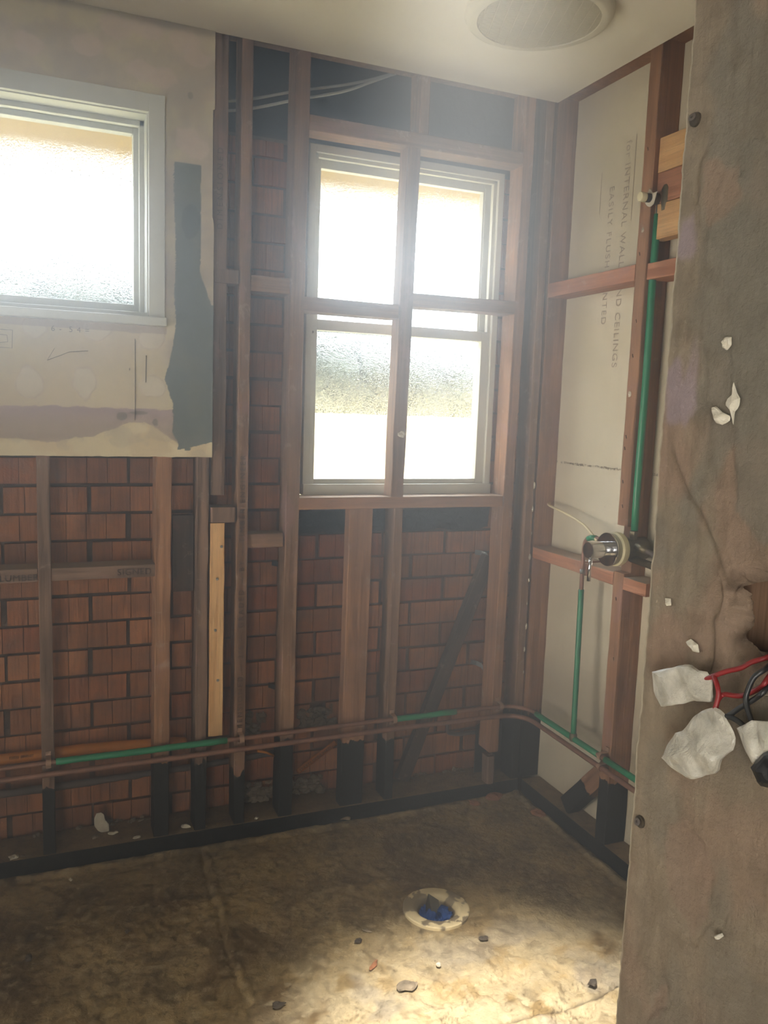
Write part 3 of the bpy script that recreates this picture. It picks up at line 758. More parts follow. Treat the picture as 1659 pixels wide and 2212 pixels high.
for q, par, z0, z1, x in (('DIMENSIONED — 2/6 — GRADED — BY — TIMBER ENGINEER', sD, .30, 1.25, .553),('DIMENSIONED', sU, 1.70,2.28,.478)):
    text('stamped_words', q, .0235, M['ink'], par, frame3((x, par.location.y-.0018, (z0+z1)/2), (0,0,1), (-1,0,0)), 1.45 if par is sD else 1.6)
# window opening framing
tag(member('window_header', (.739,YF,2.212),(1.472,YF,2.212), .044,.075, W(20.5,0,'brown'), (0,0,-1), seed=20), 'brown timber lintel across the top of the bare window opening', 'lintel')
tag(member('window_sill_plate', (.730,YF-.002,1.075),(1.463,YF-.002,1.075), .038,.088, W(21.6,0,'red',dust=.6,spots=0), (0,0,-1), seed=21), 'thin timber plate under the bare window, brightly lit on top', 'sill')
stud(1.111,1.111,.034,2.235,ZTP,22.7,0,'brown','short stub of stud above the window lintel', name='cripple_stud')
mu = stud(1.064,1.080,.045,1.094,2.190,23.8,0,'brown','timber upright dividing the window opening, dark in front, lit orange at its side', dp=.062, name='window_upright', group='crossed timbers in front of the window', cat='upright', spots=.15)
lump('putty_patch', blob_outline(bk(868,938,YF-.001), .011, (1,0,0), (0,0,1), seed=3, asp=1.3), .003, M['gypsum'], (0,-1,0), None, .5)
pp = C.objects['putty_patch']; mwx = pp.matrix_basis.copy(); pp.parent = mu; pp.matrix_basis = mu.matrix_basis.inverted() @ mwx
nog((.730,YF,1.687),(1.046,YF,1.686), .043, .070, 24.9, 'timber crosspiece left of the window upright, the lower set of the two', 'brown', group='crossed timbers in front of the window', spots=.1)
nog((1.093,YF,1.727),(1.474,YF,1.731), .043, .070, 25.1, 'timber crosspiece right of the window upright, the higher set of the two', 'brown', group='crossed timbers in front of the window', spots=.1)
# black flashing under the sill
def flash():
    bm = bmesh.new(); n, m = 120, 22; V = {}
    for i in range(n+1):
        for j in range(m+1):
            x = .772+(1.49-.772)*i/n; z = .958+.012*nz(x*9,2,1)*(1-j/m)+(1.056-.958)*j/m
            V[i,j] = bm.verts.new((x, 2.585+.010*nz(x*22,z*22,3)+.004*nz(x*70,z*70,3), z))
    for i in range(n):
        for j in range(m): bm.faces.new((V[i,j],V[i+1,j],V[i+1,j+1],V[i,j+1]))
    bmesh.ops.solidify(bm, geom=bm.faces[:], thickness=.0008)
    return tag(link('sill_flashing', bm, M['flash'], None, True), 'crinkled black plastic flashing hanging below the bare window sill', 'flashing')
flash()
# wide board and diagonal brace under the window
tag(member('wide_board', (.938,YF+.004,ZB),(.943,YF+.004,1.056), .080,.045, W(26.4,.225,'red',spots=.35), seed=26), 'wide reddish board standing upright under the window, foot painted black', 'board')
tag(member('diagonal_brace', (1.172,2.548,.052),(1.487,2.548,.86), .050,.030, W(27.5,0,'dark'), (1,0,-.38), seed=27), 'dark diagonal timber brace leaning across the bricks under the window', 'brace')
# galvanised brick ties
for i,(px,py,lb) in enumerate(((1047,1198,'bent grey metal brick tie at the top of the diagonal brace'),(1036,1436,'grey metal brick tie right of the diagonal brace, half way down'),(607,1222,'grey metal brick tie beside the stud left of the window, upper'),(599,1488,'grey metal brick tie beside the stud left of the window, lower'))):
    p = bk(px,py,2.565); bm = bmesh.new()
    pts = [p+Vector((-.022,.035,.004)), p+Vector((-.008,.010,.004)), p+Vector((.006,-.005,-.002)), p+Vector((.012,-.012,-.020))]
    prev = None
    for q in pts:
        cur = [bm.verts.new(q+Vector((0,0,.009)) - p), bm.verts.new(q+Vector((0,0,-.009)) - p)]
        if prev: bm.faces.new((prev[0],cur[0],cur[1],prev[1]))
        prev = cur
    bmesh.ops.solidify(bm, geom=bm.faces[:], thickness=.0012)
    tag(link('brick_tie', bm, M['galv'], None, False, loc=p), lb, 'brick tie', 'brick ties')
# tarred stub in the corner, plain black sheet closing the gap behind
tag(member('timber_stub', (1.470,YF-.012,.046),(1.468,YF-.012,.150), .030,.045, W(28.6,0,'grey',spots=1), seed=28, cham=.006), 'short rounded grey timber stub standing at the foot of the corner stud', 'stub')
bm = bmesh.new(); V = []
for i in range(13):
    x = 1.455+.145*i/12; V.append((x, .235+.03*nz(x*30,1,1)))
for (a,b) in zip(V, V[1:]):
    bm.faces.new([bm.verts.new(p) for p in ((a[0],2.536,.046),(b[0],2.536,.046),(b[0],2.536,b[1]),(a[0],2.536,a[1]))])
bmesh.ops.remove_doubles(bm, verts=bm.verts, dist=1e-5); bmesh.ops.solidify(bm, geom=bm.faces[:], thickness=.004)
tag(link('black_sheet', bm, M['tar']), 'black sheet low behind the studs in the room corner', 'damp sheet')
# roof cables
for dz, lb in ((0,'upper of two grey cables running through the roof space'),(-.028,'lower of two grey cables running through the roof space')):
    pts = spline([bk(440,222,2.62)+Vector((0,0,dz)), bk(540,214,2.62)+Vector((0,0,dz)), bk(640,197,2.63)+Vector((0,0,dz*.9)), bk(740,184,2.64)+Vector((0,0,dz*.7)), bk(800,172,2.66)+Vector((0,0,dz*.3)), bk(880,150,2.68)])
    tag(tube('roof_cable', pts, .0045, M['cable']), lb, 'cable', 'roof cables')

# ================================================================== RIGHT WALL TIMBER
sR = member('wall_stud', (XF,1.978,.045),(XF,1.978,ZTP), .047,SD, W(30.1,.20,'red',spots=.35), (0,-1,0), seed=30, notch=(.868,1.01,.026))
tag(sR, 'red-brown stud in front of the cement sheet, notched behind the shower tap', 'stud', 'studs of the cement sheet wall')
for (px,py,r,a) in ((1389,497,.010,1.0),(1360,850,.014,.45),(1401,430,0,0)):
    if r:
        o = lump('plaster_patch', blob_outline(rt(px,py,XF-.0005), r*.7, (0,1,0), (0,0,1), seed=px, asp=.7), .003, M['gypsum'], (-1,0,0), None, .5, n=24)
        mwx = o.matrix_basis.copy(); o.parent = sR; o.matrix_basis = sR.matrix_basis.inverted() @ mwx
for (px,py) in ((1381,545),(1374,690),(1366,765),(1352,940),(1349,965),(1345,1037),(1344,1090),(1330,1290),(1325,1420),(1399,318)):
    bm = bmesh.new(); add_tube(bm, [rt(px,py,XF-.0006),rt(px+1,py+7,XF-.0006)], .0016, 6); o = link('nail_hole', bm, M['ink'], None, True)
    o.parent = sR; o.matrix_basis = sR.matrix_basis.inverted()
def rnog(y0,y1,zc,h,seed,label,kind='pink',x=XF,dp=SD-.002,cham=.0015,name='noggin',group='noggins of the cement sheet wall',tilt=0,**k):
    o = member(name, (x,y0,zc+tilt),(x,y1,zc-tilt), h, dp, W(seed,0,kind,**k), (0,0,-1), seed=seed, cham=cham); return tag(o, label, 'noggin' if name == 'noggin' else 'timber block', group)
rnog(2.452,2.0025,1.799,.046,31.2,'light red-brown noggin high on the cement sheet wall, left of the stud')
rnog(1.953,1.62,1.795,.047,32.3,'light noggin right of the stud, behind the green pipe',  x=XF+.004)
rnog(2.452,2.163,.890,.040,33.4,'pinkish noggin below the shower tap, from the corner to the pipe notch', dust=.8)
rnog(2.148,2.0025,.888,.040,34.5,'short pinkish noggin piece directly under the shower tap', dust=.8)
rnog(1.953,1.852,.884,.038,35.6,'pinkish noggin stub with a cut end right of the notched stud', dust=.9)
rnog(1.953,1.70,2.115,.094,36.7,'pale pine block beside the shower outlet, topmost of the stack','pine',x=XF+.016,dp=.04,name='packing_block',group='packing blocks behind the shower outlet',spots=0)
rnog(1.953,1.70,2.025,.084,37.8,'brown timber block beside the shower outlet, middle of the stack','pink',x=XF+.018,dp=.04,name='packing_block',group='packing blocks behind the shower outlet',spots=0)
rnog(1.953,1.70,1.932,.098,38.9,'knotty pale pine block beside the shower outlet, lowest of the stack','pine',x=XF+.016,dp=.04,name='packing_block',group='packing blocks behind the shower outlet',spots=0)
tag(member('short_brace', (XF+.012,2.190,.060),(XF+.012,2.005,.262), .062,.045, W(39.9,.15,'red'), (0,-1,-1), seed=39), 'short tilted red brace against the foot of the notched stud, half black', 'brace')

# ================================================================== PIPES
def bpipe(pts_b, dz=0): return [Vector(p) for p in pts_b]
YP = 2.425; XP = 1.574
def corner_path(z, off):
    p = [Vector((-1.19,YP-off,z)), Vector((-.1,YP-off,z)), Vector((.5,YP-off,z+.002)), Vector((1.0,YP-off,z+.004)), Vector((1.40,YP-off,z+.003))]
    c = []
    R_ = .085
    for k in range(9):
        a = PI/2*k/8; c.append(Vector((XP-off-R_+R_*math.sin(a), YP-off-R_+R_*math.cos(a), z+.001)))
    q = [Vector((XP-off,2.2,z)), Vector((XP-off,1.9,z-.003)), Vector((XP-off,1.55,z-.006)), Vector((XP-off,.6,z-.010))]
    return p+c+q
def sub(path, a, b):      # piece of a polyline between two arc-length fractions given as positions
    return path[a:b]
hp = empty('hot_water_pipe', (-.1,YP,.337)); tag(hp, 'upper horizontal copper pipe with green lagged lengths, low around both walls', 'pipe', 'horizontal water pipes')
def ptube(name, pts, r, mat, root, rough=0.0, seg=14):
    bm = bmesh.new(); add_tube(bm, pts, r, seg, True, rough); bmesh.ops.translate(bm, verts=bm.verts, vec=-Vector(root.location)); return link(name, bm, mat, root, True)
path = corner_path(.338, 0.0)
ptube('copper_tube', path, .0070, M['copper'], hp, .10)
def xb(px, py): return bk(px,py,YP).x
for a, b in ((xb(121,1655),xb(490,1604)),(xb(853,1550),xb(985,1533))):
    ptube('green_sleeve', [Vector((a+(b-a)*k/10,YP,.3385+.002*(a+(b-a)*k/10)+.0006*math.sin(k))) for k in range(11)], .0098, M['green'], hp)
for a, b in ((2.33,1.985),(1.945,.7)):
    ptube('green_sleeve', [Vector((XP,a+(b-a)*k/10,.338-.008*(2.33-(a+(b-a)*k/10))/1.0)) for k in range(11)], .0098, M['green'], hp)
cp = empty('cold_water_pipe', (-.1,YP,.303)); tag(cp, 'lower horizontal brown copper pipe running just under the green lagged one', 'pipe', 'horizontal water pipes')
ptube('copper_tube', corner_path(.303, 0.0), .0085, M['copper'], cp, .10)
tag(tube('waste_pipe', spline([(-1.19,2.548,.208),(-.1,2.547,.206),(.3,2.547,.210),(.5,2.548,.214),(.70,2.550,.222)]), .011, M['greypipe'], None, 14, .35), 'rough grey pipe behind the leftmost studs, lowest on the brick wall', 'pipe')
og = tag(tube('orange_conduit', spline([(-1.19,2.553,.305),(-.14,2.553,.311),(.12,2.553,.312),(.36,2.553,.300),(.40,2.556,.293)]), .0165, M['orange'], None, 18), 'orange plastic conduit behind the leftmost studs above the green pipe', 'conduit')
text('printed_text', 'F2020 0IN0-07', .011, M['ink'], og, frame3((-.08,2.553-.0172,.319),(1,0,0),(0,.25,1)), 1.0)
st = empty('orange_strip', bk(684,1636,2.55)); tag(st, 'torn orange plastic strip with black lettering, slanting between the studs', 'plastic strip')
a, b = bk(642,1668,2.55), bk(725,1604,2.55); d = (b-a).normalized(); up = d.cross(Vector((0,1,0))).normalized()*-1
if up.z < 0: up = -up
bm = bmesh.new()
n = 24; V = []
for i in range(n+1):
    p = a.lerp(b, i/n)-Vector(st.location); hw = .0105*(1+.12*noise.noise(Vector((i*.7,0,0))))
    V.append([bm.verts.new(p+up*hw*s+Vector((0,-.004*(1-s*s),0))) for s in (-1,-.5,0,.5,1)])
for i in range(n):
    for k in range(4): bm.faces.new((V[i][k],V[i+1][k],V[i+1][k+1],V[i][k+1]))
bmesh.ops.solidify(bm, geom=bm.faces[:], thickness=.0015)
link('strip_body', bm, M['orange'], st, True)
text('printed_text', 'STARTE OMNI IHATI', .0135, M['ink'], st, frame3(a.lerp(b,.46)+Vector((0,-.0052,0)), d, up), 1.05)
tag(tube('orange_offcut', [bk(556,1622,2.50),bk(575,1625,2.51),bk(592,1633,2.52)], .0045, M['orange'], None, 10, .3), 'small orange plastic offcut under the pipes right of the pine batten', 'offcut')
tag(tube('elbow_pipe', spline([bk(968,1556,2.56),bk(966,1572,2.56),bk(968,1582,2.56),bk(985,1586,2.56),bk(1026,1582,2.56)],6), .007, M['greypipe'], None, 12, .2), 'small dark elbow pipe right of the diagonal brace, below the copper pipes', 'pipe')
# pipe clips
def clip(p, ax, lb, seed):
    """p on wall plane, ax = direction of the pipe"""
    ax = Vector(ax); nrm = Vector((0,-1,0)) if abs(ax.x) > .5 else Vector((-1,0,0)); bm = bmesh.new(); pts = []
    o = Vector(p)
    for z_, off in ((.030,.002),(.0125,.002),(.011,.0), ): pts.append(o+Vector((0,0,z_))-nrm*0+nrm*.0)
    prof = [(.0125,-.021)]+[(.0118*math.cos(t),.0118*math.sin(t)) for t in [PI*k/10 for k in range(1,10)]]+[(-.0125,-.021)]
    for s in (-.007,.007):
        pass
    rows = []
    for zz, nn_ in prof:
        rows.append([bm.verts.new(Vector((0,0,zz))+nrm*nn_+ax*s) for s in (-.007,.007)])
    for r1, r2 in zip(rows, rows[1:]): bm.faces.new((r1[0],r1[1],r2[1],r2[0]))
    bm.normal_update()
    bmesh.ops.solidify(bm, geom=bm.faces[:], thickness=.0014)
    for z0_ in (.011,-.026):
        a_, b_ = ax*-.007, ax*.007; c_, d_ = -nrm*.0242, -nrm*.0205
        lo = [min(p+q for p in (a_[k],b_[k]) for q in (c_[k],d_[k])) for k in range(3)]; hi = [max(p+q for p in (a_[k],b_[k]) for q in (c_[k],d_[k])) for k in range(3)]
        add_box(bm, lo[0],hi[0],lo[1],hi[1],z0_,z0_+.015)
    return tag(link('pipe_clip', bm, M['clip'], None, False, loc=o), lb, 'pipe clip', 'pipe clips')
clip((-.006,YP,.338),(1,0,0),'copper saddle clip holding the upper pipe on the leftmost stud',1)
clip((.553,YP,.340),(1,0,0),'copper saddle clip holding the upper pipe on the stamped stud',2)
clip((1.073,YP,.341),(1,0,0),'copper saddle clip on the short stud beneath the window',3)
clip((1.485,YP,.341),(1,0,0),'copper saddle clip on the stud nearest the bend in the pipes',4)
clip((XP,1.965,.337),(0,1,0),'copper saddle clip on the notched stud of the cement sheet wall',5)
clip((XP,1.965,.302),(0,1,0),'lower copper clip on the notched stud, around the brown pipe',6)

# ================================================================== SHOWER PLUMBING
YM, ZM = 1.952, .990
mx = empty('shower_mixer', (XF,YM,ZM)); tag(mx, 'chrome shower mixer tap with a pin lever on the notched stud', 'mixer tap')
RX = (0,-PI/2,0)   # local +Z points to -X
lathe('valve_body', [(.034,-.065),(.034,-.01),(.030,.0),(.024,.012),(.024,.040)], M['brass'], mx, rot=RX, seg=32)
lathe('plastic_sleeve', [(.024,.020),(.048,.024),(.051,.030),(.051,.044),(.047,.049),(.025,.050)], M['plastic'], mx, rot=RX)
lathe('inner_collar', [(.024,.048),(.024,.064)], M['brass'], mx, rot=RX, seg=32)
lathe('cover_plate', [(.020,.064),(.049,.064),(.0505,.066),(.0505,.069),(.049,.071),(.030,.072),(.022,.072)], M['chrome'], mx, rot=RX, seg=64)
lathe('tap_body', [(.024,.071),(.0245,.074),(.0245,.092)], M['chrome'], mx, rot=RX, seg=48)
hd_ = lathe('tap_handle', [(.0235,.0925),(.0245,.0935),(.0245,.136),(.0235,.138),(.0,.1382)], M['chrome'], mx, rot=RX, seg=48, cap=False)
tube('pin_lever', [(-.126,-.002,-.022),(-.128,-.002,-.050),(-.129,-.002,-.092)], .0056, M['chrome'], mx, 18)
lathe('pipe_nut', [(.012,-.006),(.013,-.004),(.013,.018),(.011,.020)], M['brass'], mx, loc=(.012,-.014,.036), seg=6)
tube('inlet_elbow', [(.016,-.030,.012),(.016,-.075,.006)], .013, M['brass'], mx, 12)
tube('side_pipe', spline([(.016,-.070,.006),(.016,-.15,-.010),(.016,-.30,-.03)]), .008, M['greypipe'], mx, 14)
tube('lower_inlet', [(.018,-.005,-.030),(.018,-.09,-.034),(.018,-.25,-.05)], .011, M['brass'], mx, 12)
def reparent(o, p):
    o.parent = p; o.matrix_basis = p.matrix_basis.inverted() @ o.matrix_basis
def kid(root, nm): return [c for c in root.children if c.name.split('.')[0] == nm][0]
reparent(kid(mx,'pin_lever'), hd_); reparent(kid(mx,'pipe_nut'), kid(mx,'valve_body'))
# riser
rp = empty('shower_riser_pipe', (1.622,1.944,1.04)); tag(rp, 'tall green lagged pipe rising from the tap to the shower outlet', 'pipe', 'green lagged vertical pipes')
tp, bt_ = rt(1416,462,1.622), rt(1366,1150,1.622)
bt_ = Vector((1.616,1.940,1.045)); tp = Vector((1.622,1.948,1.955))
ptube('green_sleeve', [bt_.lerp(tp,k/12)+Vector((0,.0015*math.sin(k*.8),0)) for k in range(13)], .0105, M['green'], rp)
ptube('copper_tube', [bt_+Vector((0,0,-.03)), tp+Vector((0,0,.05))], .0068, M['galv'], rp)
so = empty('shower_outlet', (1.60,1.950,1.996)); tag(so, 'capped shower outlet stub with ragged plaster ring, near the ceiling', 'pipe outlet')
lathe('outlet_elbow', [(.013,-.028),(.016,-.02),(.016,-.004),(.012,.0)], M['brass'], so, rot=RX, seg=24)
oo = lump('plaster_ring', blob_outline((0,0,0), .023, (0,1,0), (0,0,1), 14, 2, .35), .004, M['gypsum'], (-1,0,0), so, .3, n=30); oo.location = (-.006,0,0)
lathe('threaded_collar', [(.0125,.006),(.0125,.024)], M['debris'], so, rot=RX, seg=24)
lathe('outlet_cap', [(.0115,.024),(.0135,.026),(.0135,.040),(.012,.043),(0,.0432)], M['plastic'], so, rot=RX, seg=24, cap=False)
lathe('elbow_body', [(.016,-.04),(.018,-.02),(.018,.02),(.014,.03)], M['brass'], so, loc=(.030,-.030,.004), seg=16)
reparent(kid(so,'outlet_cap'), kid(so,'threaded_collar'))
# branch pipe
bp_ = empty('branch_pipe', (1.58,2.113,.345)); tag(bp_, 'green lagged pipe rising from the low pipe, bending copper into the tap', 'pipe', 'green lagged vertical pipes')
g0, g1 = Vector((XP,2.112,.345)), Vector((1.586,2.137,.825))
ptube('green_sleeve', [g0.lerp(g1,k/10) for k in range(11)], .0090, M['green'], bp_)
ptube('copper_tube', [g1-Vector((0,0,.02))]+spline([g1, Vector((1.587,2.140,.90)), Vector((1.588,2.139,.965)), Vector((1.588,2.130,.987)), Vector((1.590,2.108,.998)), Vector((1.595,2.06,1.0)), Vector((1.60,1.985,.997))],8), .0066, M['copper'], bp_)
ptube('green_collar', [Vector((1.5885,2.122,.993)), Vector((1.590,2.106,.999)), Vector((1.592,2.088,1.0))], .0086, M['green'], bp_)
ptube('solder_joint', [g1+Vector((0,.0015,.052)), g1+Vector((0,.002,.066))], .0080, M['galv'], bp_)
lathe('tee_fitting', [(.0115,-.012),(.0125,-.008),(.0125,.010),(.0105,.014)], M['brass'], bp_, loc=Vector((XP,2.112,.340))-Vector(bp_.location), seg=20)
tag(tube('loose_tube', spline([rt(1184,1090,1.640)+Vector((.03,.03,.004)), rt(1186,1091,1.640), rt(1220,1108,1.625), rt(1250,1126,1.615), rt(1270,1143,1.600), rt(1290,1170,1.585)]), .0042, M['tube'], None, 12), 'thin cream plastic tube curving from the corner stud to the tap', 'tube')

# ================================================================== CEILING FAN
FC_ = Vector((1.190,1.940,ZC))
fn = empty('ceiling_fan_vent', FC_); tag(fn, 'round cream ceiling exhaust vent with a fine ribbed grille', 'vent')
lathe('vent_ring', [(.186,0),(.190,-.006),(.190,-.012),(.184,-.022),(.172,-.027),(.158,-.026),(.156,-.020),(.156,0)], M['grille'], fn, seg=96, cap=False)
bm = bmesh.new(); R1 = .157
rib = (hz(1200,0,2.385)-hz(1150,95,2.385)); rib.z = 0; rib.normalize(); per = Vector((-rib.y,rib.x,0))
k = -R1+.003
while k < R1:
    h = math.sqrt(max(0,R1*R1-k*k)); c0 = rib*k
    for s in (1,):
        a_, b_ = c0-per*h, c0+per*h; wv = rib*.0013
        v = [bm.verts.new(p+Vector((0,0,z))) for z in (-.020,-.0235) for p in (a_-wv,b_-wv,b_+wv,a_+wv)]
        for q in ((0,1,2,3),(7,6,5,4),(0,4,5,1),(1,5,6,2),(2,6,7,3),(3,7,4,0)): bm.faces.new([v[i] for i in q])
    k += .0046
k = -R1+.012
while k < R1:
    h = math.sqrt(max(0,R1*R1-k*k)); c0 = per*k; a_, b_ = c0-rib*h, c0+rib*h; wv = per*.0017
    v = [bm.verts.new(p+Vector((0,0,z))) for z in (-.0195,-.0245) for p in (a_-wv,b_-wv,b_+wv,a_+wv)]
    for q in ((0,1,2,3),(7,6,5,4),(0,4,5,1),(1,5,6,2),(2,6,7,3),(3,7,4,0)): bm.faces.new([v[i] for i in q])
    k += .0285
bmesh.ops.recalc_face_normals(bm, faces=bm.faces); link('vent_grille', bm, plain('grille_slats', (186,178,152), .6, 0, .05, 5), fn)
lathe('vent_backing', [(.157,-.004),(.157,-.002)], M['greypipe'], fn, seg=64)

# ================================================================== DRAIN
dn = empty('floor_waste', DR); tag(dn, 'round cream floor waste flange with flaked grey patches, set in the screed', 'floor drain')
bm = bmesh.new(); cl = bm.loops.layers.float_color.new('pigment'); prof = [(.0935,-.006),(.0935,.003),(.091,.0045),(.080,.0045),(.068,.0045),(.063,.0035),(.0570,-.001),(.0520,-.008),(.0505,-.030),(.050,-.12)]; seg = 120; sub_ = 4
pf = []
for (a0,b0),(a1,b1) in zip(prof, prof[1:]):
    for s in range(sub_): pf.append((a0+(a1-a0)*s/sub_, b0+(b1-b0)*s/sub_))
pf.append(prof[-1]); rings = []
def flc(x, y, r):
    n = nz(x*16+3,y*16,2,4)+.25*nz(x*60,y*60,1,2); c = lin((214,198,158)); c = mixc(c, lin((132,120,98)), sst(.04,.055,n)); 
    if r < .052: c = mixc(c, lin((128,112,92)), .6)
    return c
for r, h in pf: rings.append([bm.verts.new((r*math.cos(2*PI*k/seg), r*math.sin(2*PI*k/seg), h)) for k in range(seg)])
for a_, b_ in zip(rings, rings[1:]):
    for k in range(seg):
        f = bm.faces.new((a_[k],b_[k],b_[(k+1)%seg],a_[(k+1)%seg]))
        for l in f.loops: l[cl] = flc(l.vert.co.x, l.vert.co.y, l.vert.co.xy.length)
bmesh.ops.recalc_face_normals(bm, faces=bm.faces)
fo = link('flange', bm, M['flange'], dn, True)
lathe('throat_floor', [(.0482,-.12),(.0482,-.118)], M['debris'], dn, seg=40)
rg = empty('blue_plug', DR+Vector((0,0,-.036))); tag(rg, 'crumpled blue plastic stuffed into the floor drain with a grey fin', 'plug')
bm = bmesh.new(); N_ = 44; V = {}
for i in range(N_+1):
    for j in range(N_+1):
        x = -.044+.088*i/N_; y = -.044+.088*j/N_
        V[i,j] = bm.verts.new((x, y, .014+.030*nz(x*26,y*26,5,2)+.018*abs(nz(x*55,y*55,2,2))))
for i in range(N_):
    for j in range(N_):
        cc = (V[i,j].co+V[i+1,j+1].co)/2
        if cc.xy.length < .0465: bm.faces.new((V[i,j],V[i+1,j],V[i+1,j+1],V[i,j+1]))
for v in [v for v in bm.verts if not v.link_faces]: bm.verts.remove(v)
bmesh.ops.solidify(bm, geom=bm.faces[:], thickness=.002); link('plastic_wad', bm, M['rag'], rg)
def fin(pts, nm, mat):
    bm = bmesh.new(); P_ = [Vector(p) for p in pts]; f = bm.faces.new([bm.verts.new(p) for p in P_]); bmesh.ops.solidify(bm, geom=[f], thickness=.0015); return link(nm, bm, mat, rg)
e1 = hz(925,1933,.022)-Vector(rg.location); e2 = hz(926,1967,0)-Vector(rg.location)
fin([(e1.x,e1.y,.062), (e1.x+.030,e1.y-.006,.040), (e1.x+.026,e1.y-.030,.012), (e1.x-.004,e1.y-.040,.010)], 'grey_fin', M['greysheet'])
fin([(e1.x,e1.y,.062), (e1.x-.004,e1.y-.044,.010), (e1.x-.020,e1.y-.030,.016), (e1.x-.010,e1.y-.006,.036)], 'grey_fin', M['debris'])
fin([(.004,-.008,.034),(.028,-.020,.026),(.036,-.034,.030),(.006,-.040,.026)], 'blue_flap', M['rag'])
fin([(-.006,-.016,.040),(.022,.012,.036),(.040,.002,.030),(.020,-.024,.026)], 'blue_flap', M['rag'])

# ================================================================== DEBRIS
def chunk(name, px, py, r, mat, label, cat, asp=1.0, th=.5, ang=0.0, z=0.0, group=None, Y=None, seed=1):
    p = hz(px,py,z+r*th*.5) if Y is None else bk(px,py,Y)
    u = Vector((math.cos(ang),math.sin(ang),0)); v = Vector((-math.sin(ang),math.cos(ang),.1))
    o = lump(name, blob_outline(p, r, u, v, 9, seed, .5, asp), r*th, mat, (0,0,1), None, .5, 4, seed, False, 18, .8); return tag(o, label, cat, group)
fd = [('wood_splinter',808,2084,.006,M['terra'],'orange-brown wood splinter on the bright floor in front of the drain','splinter',3.2,.5,.75),
 ('stone_chip',948,2083,.007,M['gypsum'],'pale stone chip on the bright floor right of the wood splinter','chip',.9,.7,.3),
 ('stone_chip',1045,2027,.008,M['debris'],'dark chip on the floor to the lower right of the drain','chip',1.6,.6,-.6),
 ('stone_chip',773,2033,.008,M['debris'],'dark round chip on the floor to the lower left of the drain','chip',1.2,.6,.2),
 ('stone_chip',600,2172,.012,M['debris'],'black square flake near the bottom edge of the picture, left of the light pool','chip',1.3,.3,.1),
 ('wood_splinter',793,2010,.005,M['mortar'],'thin grey splinter left of the drain on the dark floor','splinter',2.6,.4,-.8),
 ('plaster_crumb',153,1900,.005,M['gypsum'],'white plaster crumb on the floor near the leftmost stud','crumb',1.1,.7,0),
 ('brick_fragment',1068,1722,.020,M['terra'],'tan brick fragment on the floor by the back wall near the corner','fragment',1.7,.5,.1),
 ('brick_fragment',1165,1757,.018,M['terra'],'tan brick fragment by the right wall plate','fragment',1.6,.5,-.5),
 ('brick_fragment',1025,1735,.014,M['terra'],'small brown fragment left of the larger tan brick fragment','fragment',1.8,.4,-.9),
 ('screed_flake',745,1765,.020,M['mortar'],'ragged grey screed flake against the plate below the wide board','flake',1.3,.3,.2),
 ('floor_lump',1190+200,2145-20,.0,M['debris'],'','',1,1,0),
 ('dark_lump',1280,2122,.011,M['debris'],'dark lump on the bright floor just above the raised crack','lump',1.4,.5,.4),
 ('screed_flake',880,2130,.016,M['mortar'],'loose grey flake in the middle of the bright floor patch','flake',1.7,.35,.1),
 ('dirt_clod',60,2070,.010,M['debris'],'brown dirt clod on the dark floor at the left edge','clod',.9,.8,0),
 ('dirt_clod',275,2012,.006,M['debris'],'tiny dark clod left of the raised floor seam','clod',1.2,.7,0)]
for i, q in enumerate(fd):
    if q[3]: chunk(*q[:7], asp=q[7], th=q[8], ang=q[9], seed=i*1.3+.2)
# plaster flake standing on the plate against the bricks
tag(lump('plaster_flake', [bk(x,y,2.532) for x,y in ((208,1757),(219,1755),(225,1760),(227,1770),(235,1780),(236,1795),(226,1801),(212,1795),(204,1785),(203,1770))], .003, M['gypsum'], (0,-1,0), None, .15, 4), 'white plaster flake leaning on the bricks between the two leftmost studs', 'flake')
for i,(px,py,r,m_,lb) in enumerate(((205,1808,.010,'mortar','grey crumb at the left foot of the leaning white flake'),(243,1800,.009,'gypsum','pale crumb at the right foot of the leaning white flake'),(298,1816,.008,'gypsum','long pale chip on the plate right of the white flake'),(30,1868,.010,'gypsum','white chip on the plate left of the leftmost stud'),(50,1857,.005,'mortar','small crumb on the plate beside the leftmost stud'),(400,1785,.012,'gypsum','white shard on the plate between the dark studs left of the stamped stud'),(440,1800,.010,'mortar','grey crumb on the plate in front of the stamped stud'),(555,1770,.006,'gypsum','small pale crumb on the plate right of the stamped stud'),(842,1706,.006,'gypsum','small white crumb on the plate at the foot of the short stud'))):
    p = hz(px,py,.048); p.y = max(p.y, 2.462)
    o = lump('plaster_crumb', blob_outline(p, r, (1,0,0), (0,1,.1), 9, i+.7, .5, 1.5), r*.45, M[m_], (0,0,1), None, .5, 4, i, False, 18, .8); tag(o, lb, 'crumb')
# mortar droppings packed behind the studs
def heap(x0, x1, z0, z1, y, n, label, seed, rr=(.006,.016)):
    bm = bmesh.new(); R_ = random.Random(seed)
    for i in range(n):
        r = R_.uniform(*rr); p = Vector((R_.uniform(x0,x1), y+R_.uniform(-.012,.012), z0+(z1-z0)*R_.random()**1.6))
        bmesh.ops.create_icosphere(bm, subdivisions=2, radius=r, matrix=Matrix.Translation(p) @ Matrix.Diagonal((R_.uniform(.7,1.4),.8,R_.uniform(.6,1.1),1)))
    for v in bm.verts: v.co += Vector((noise.noise(v.co*60),noise.noise(v.co*60+Vector((9,0,0))),noise.noise(v.co*60+Vector((0,9,0)))))*.006+Vector((noise.noise(v.co*170),noise.noise(v.co*170+Vector((9,0,0))),noise.noise(v.co*170+Vector((0,9,0)))))*.0045
    return tag(link('mortar_rubble', bm, M['mortar'], None, False), label, 'rubble', kind='stuff')
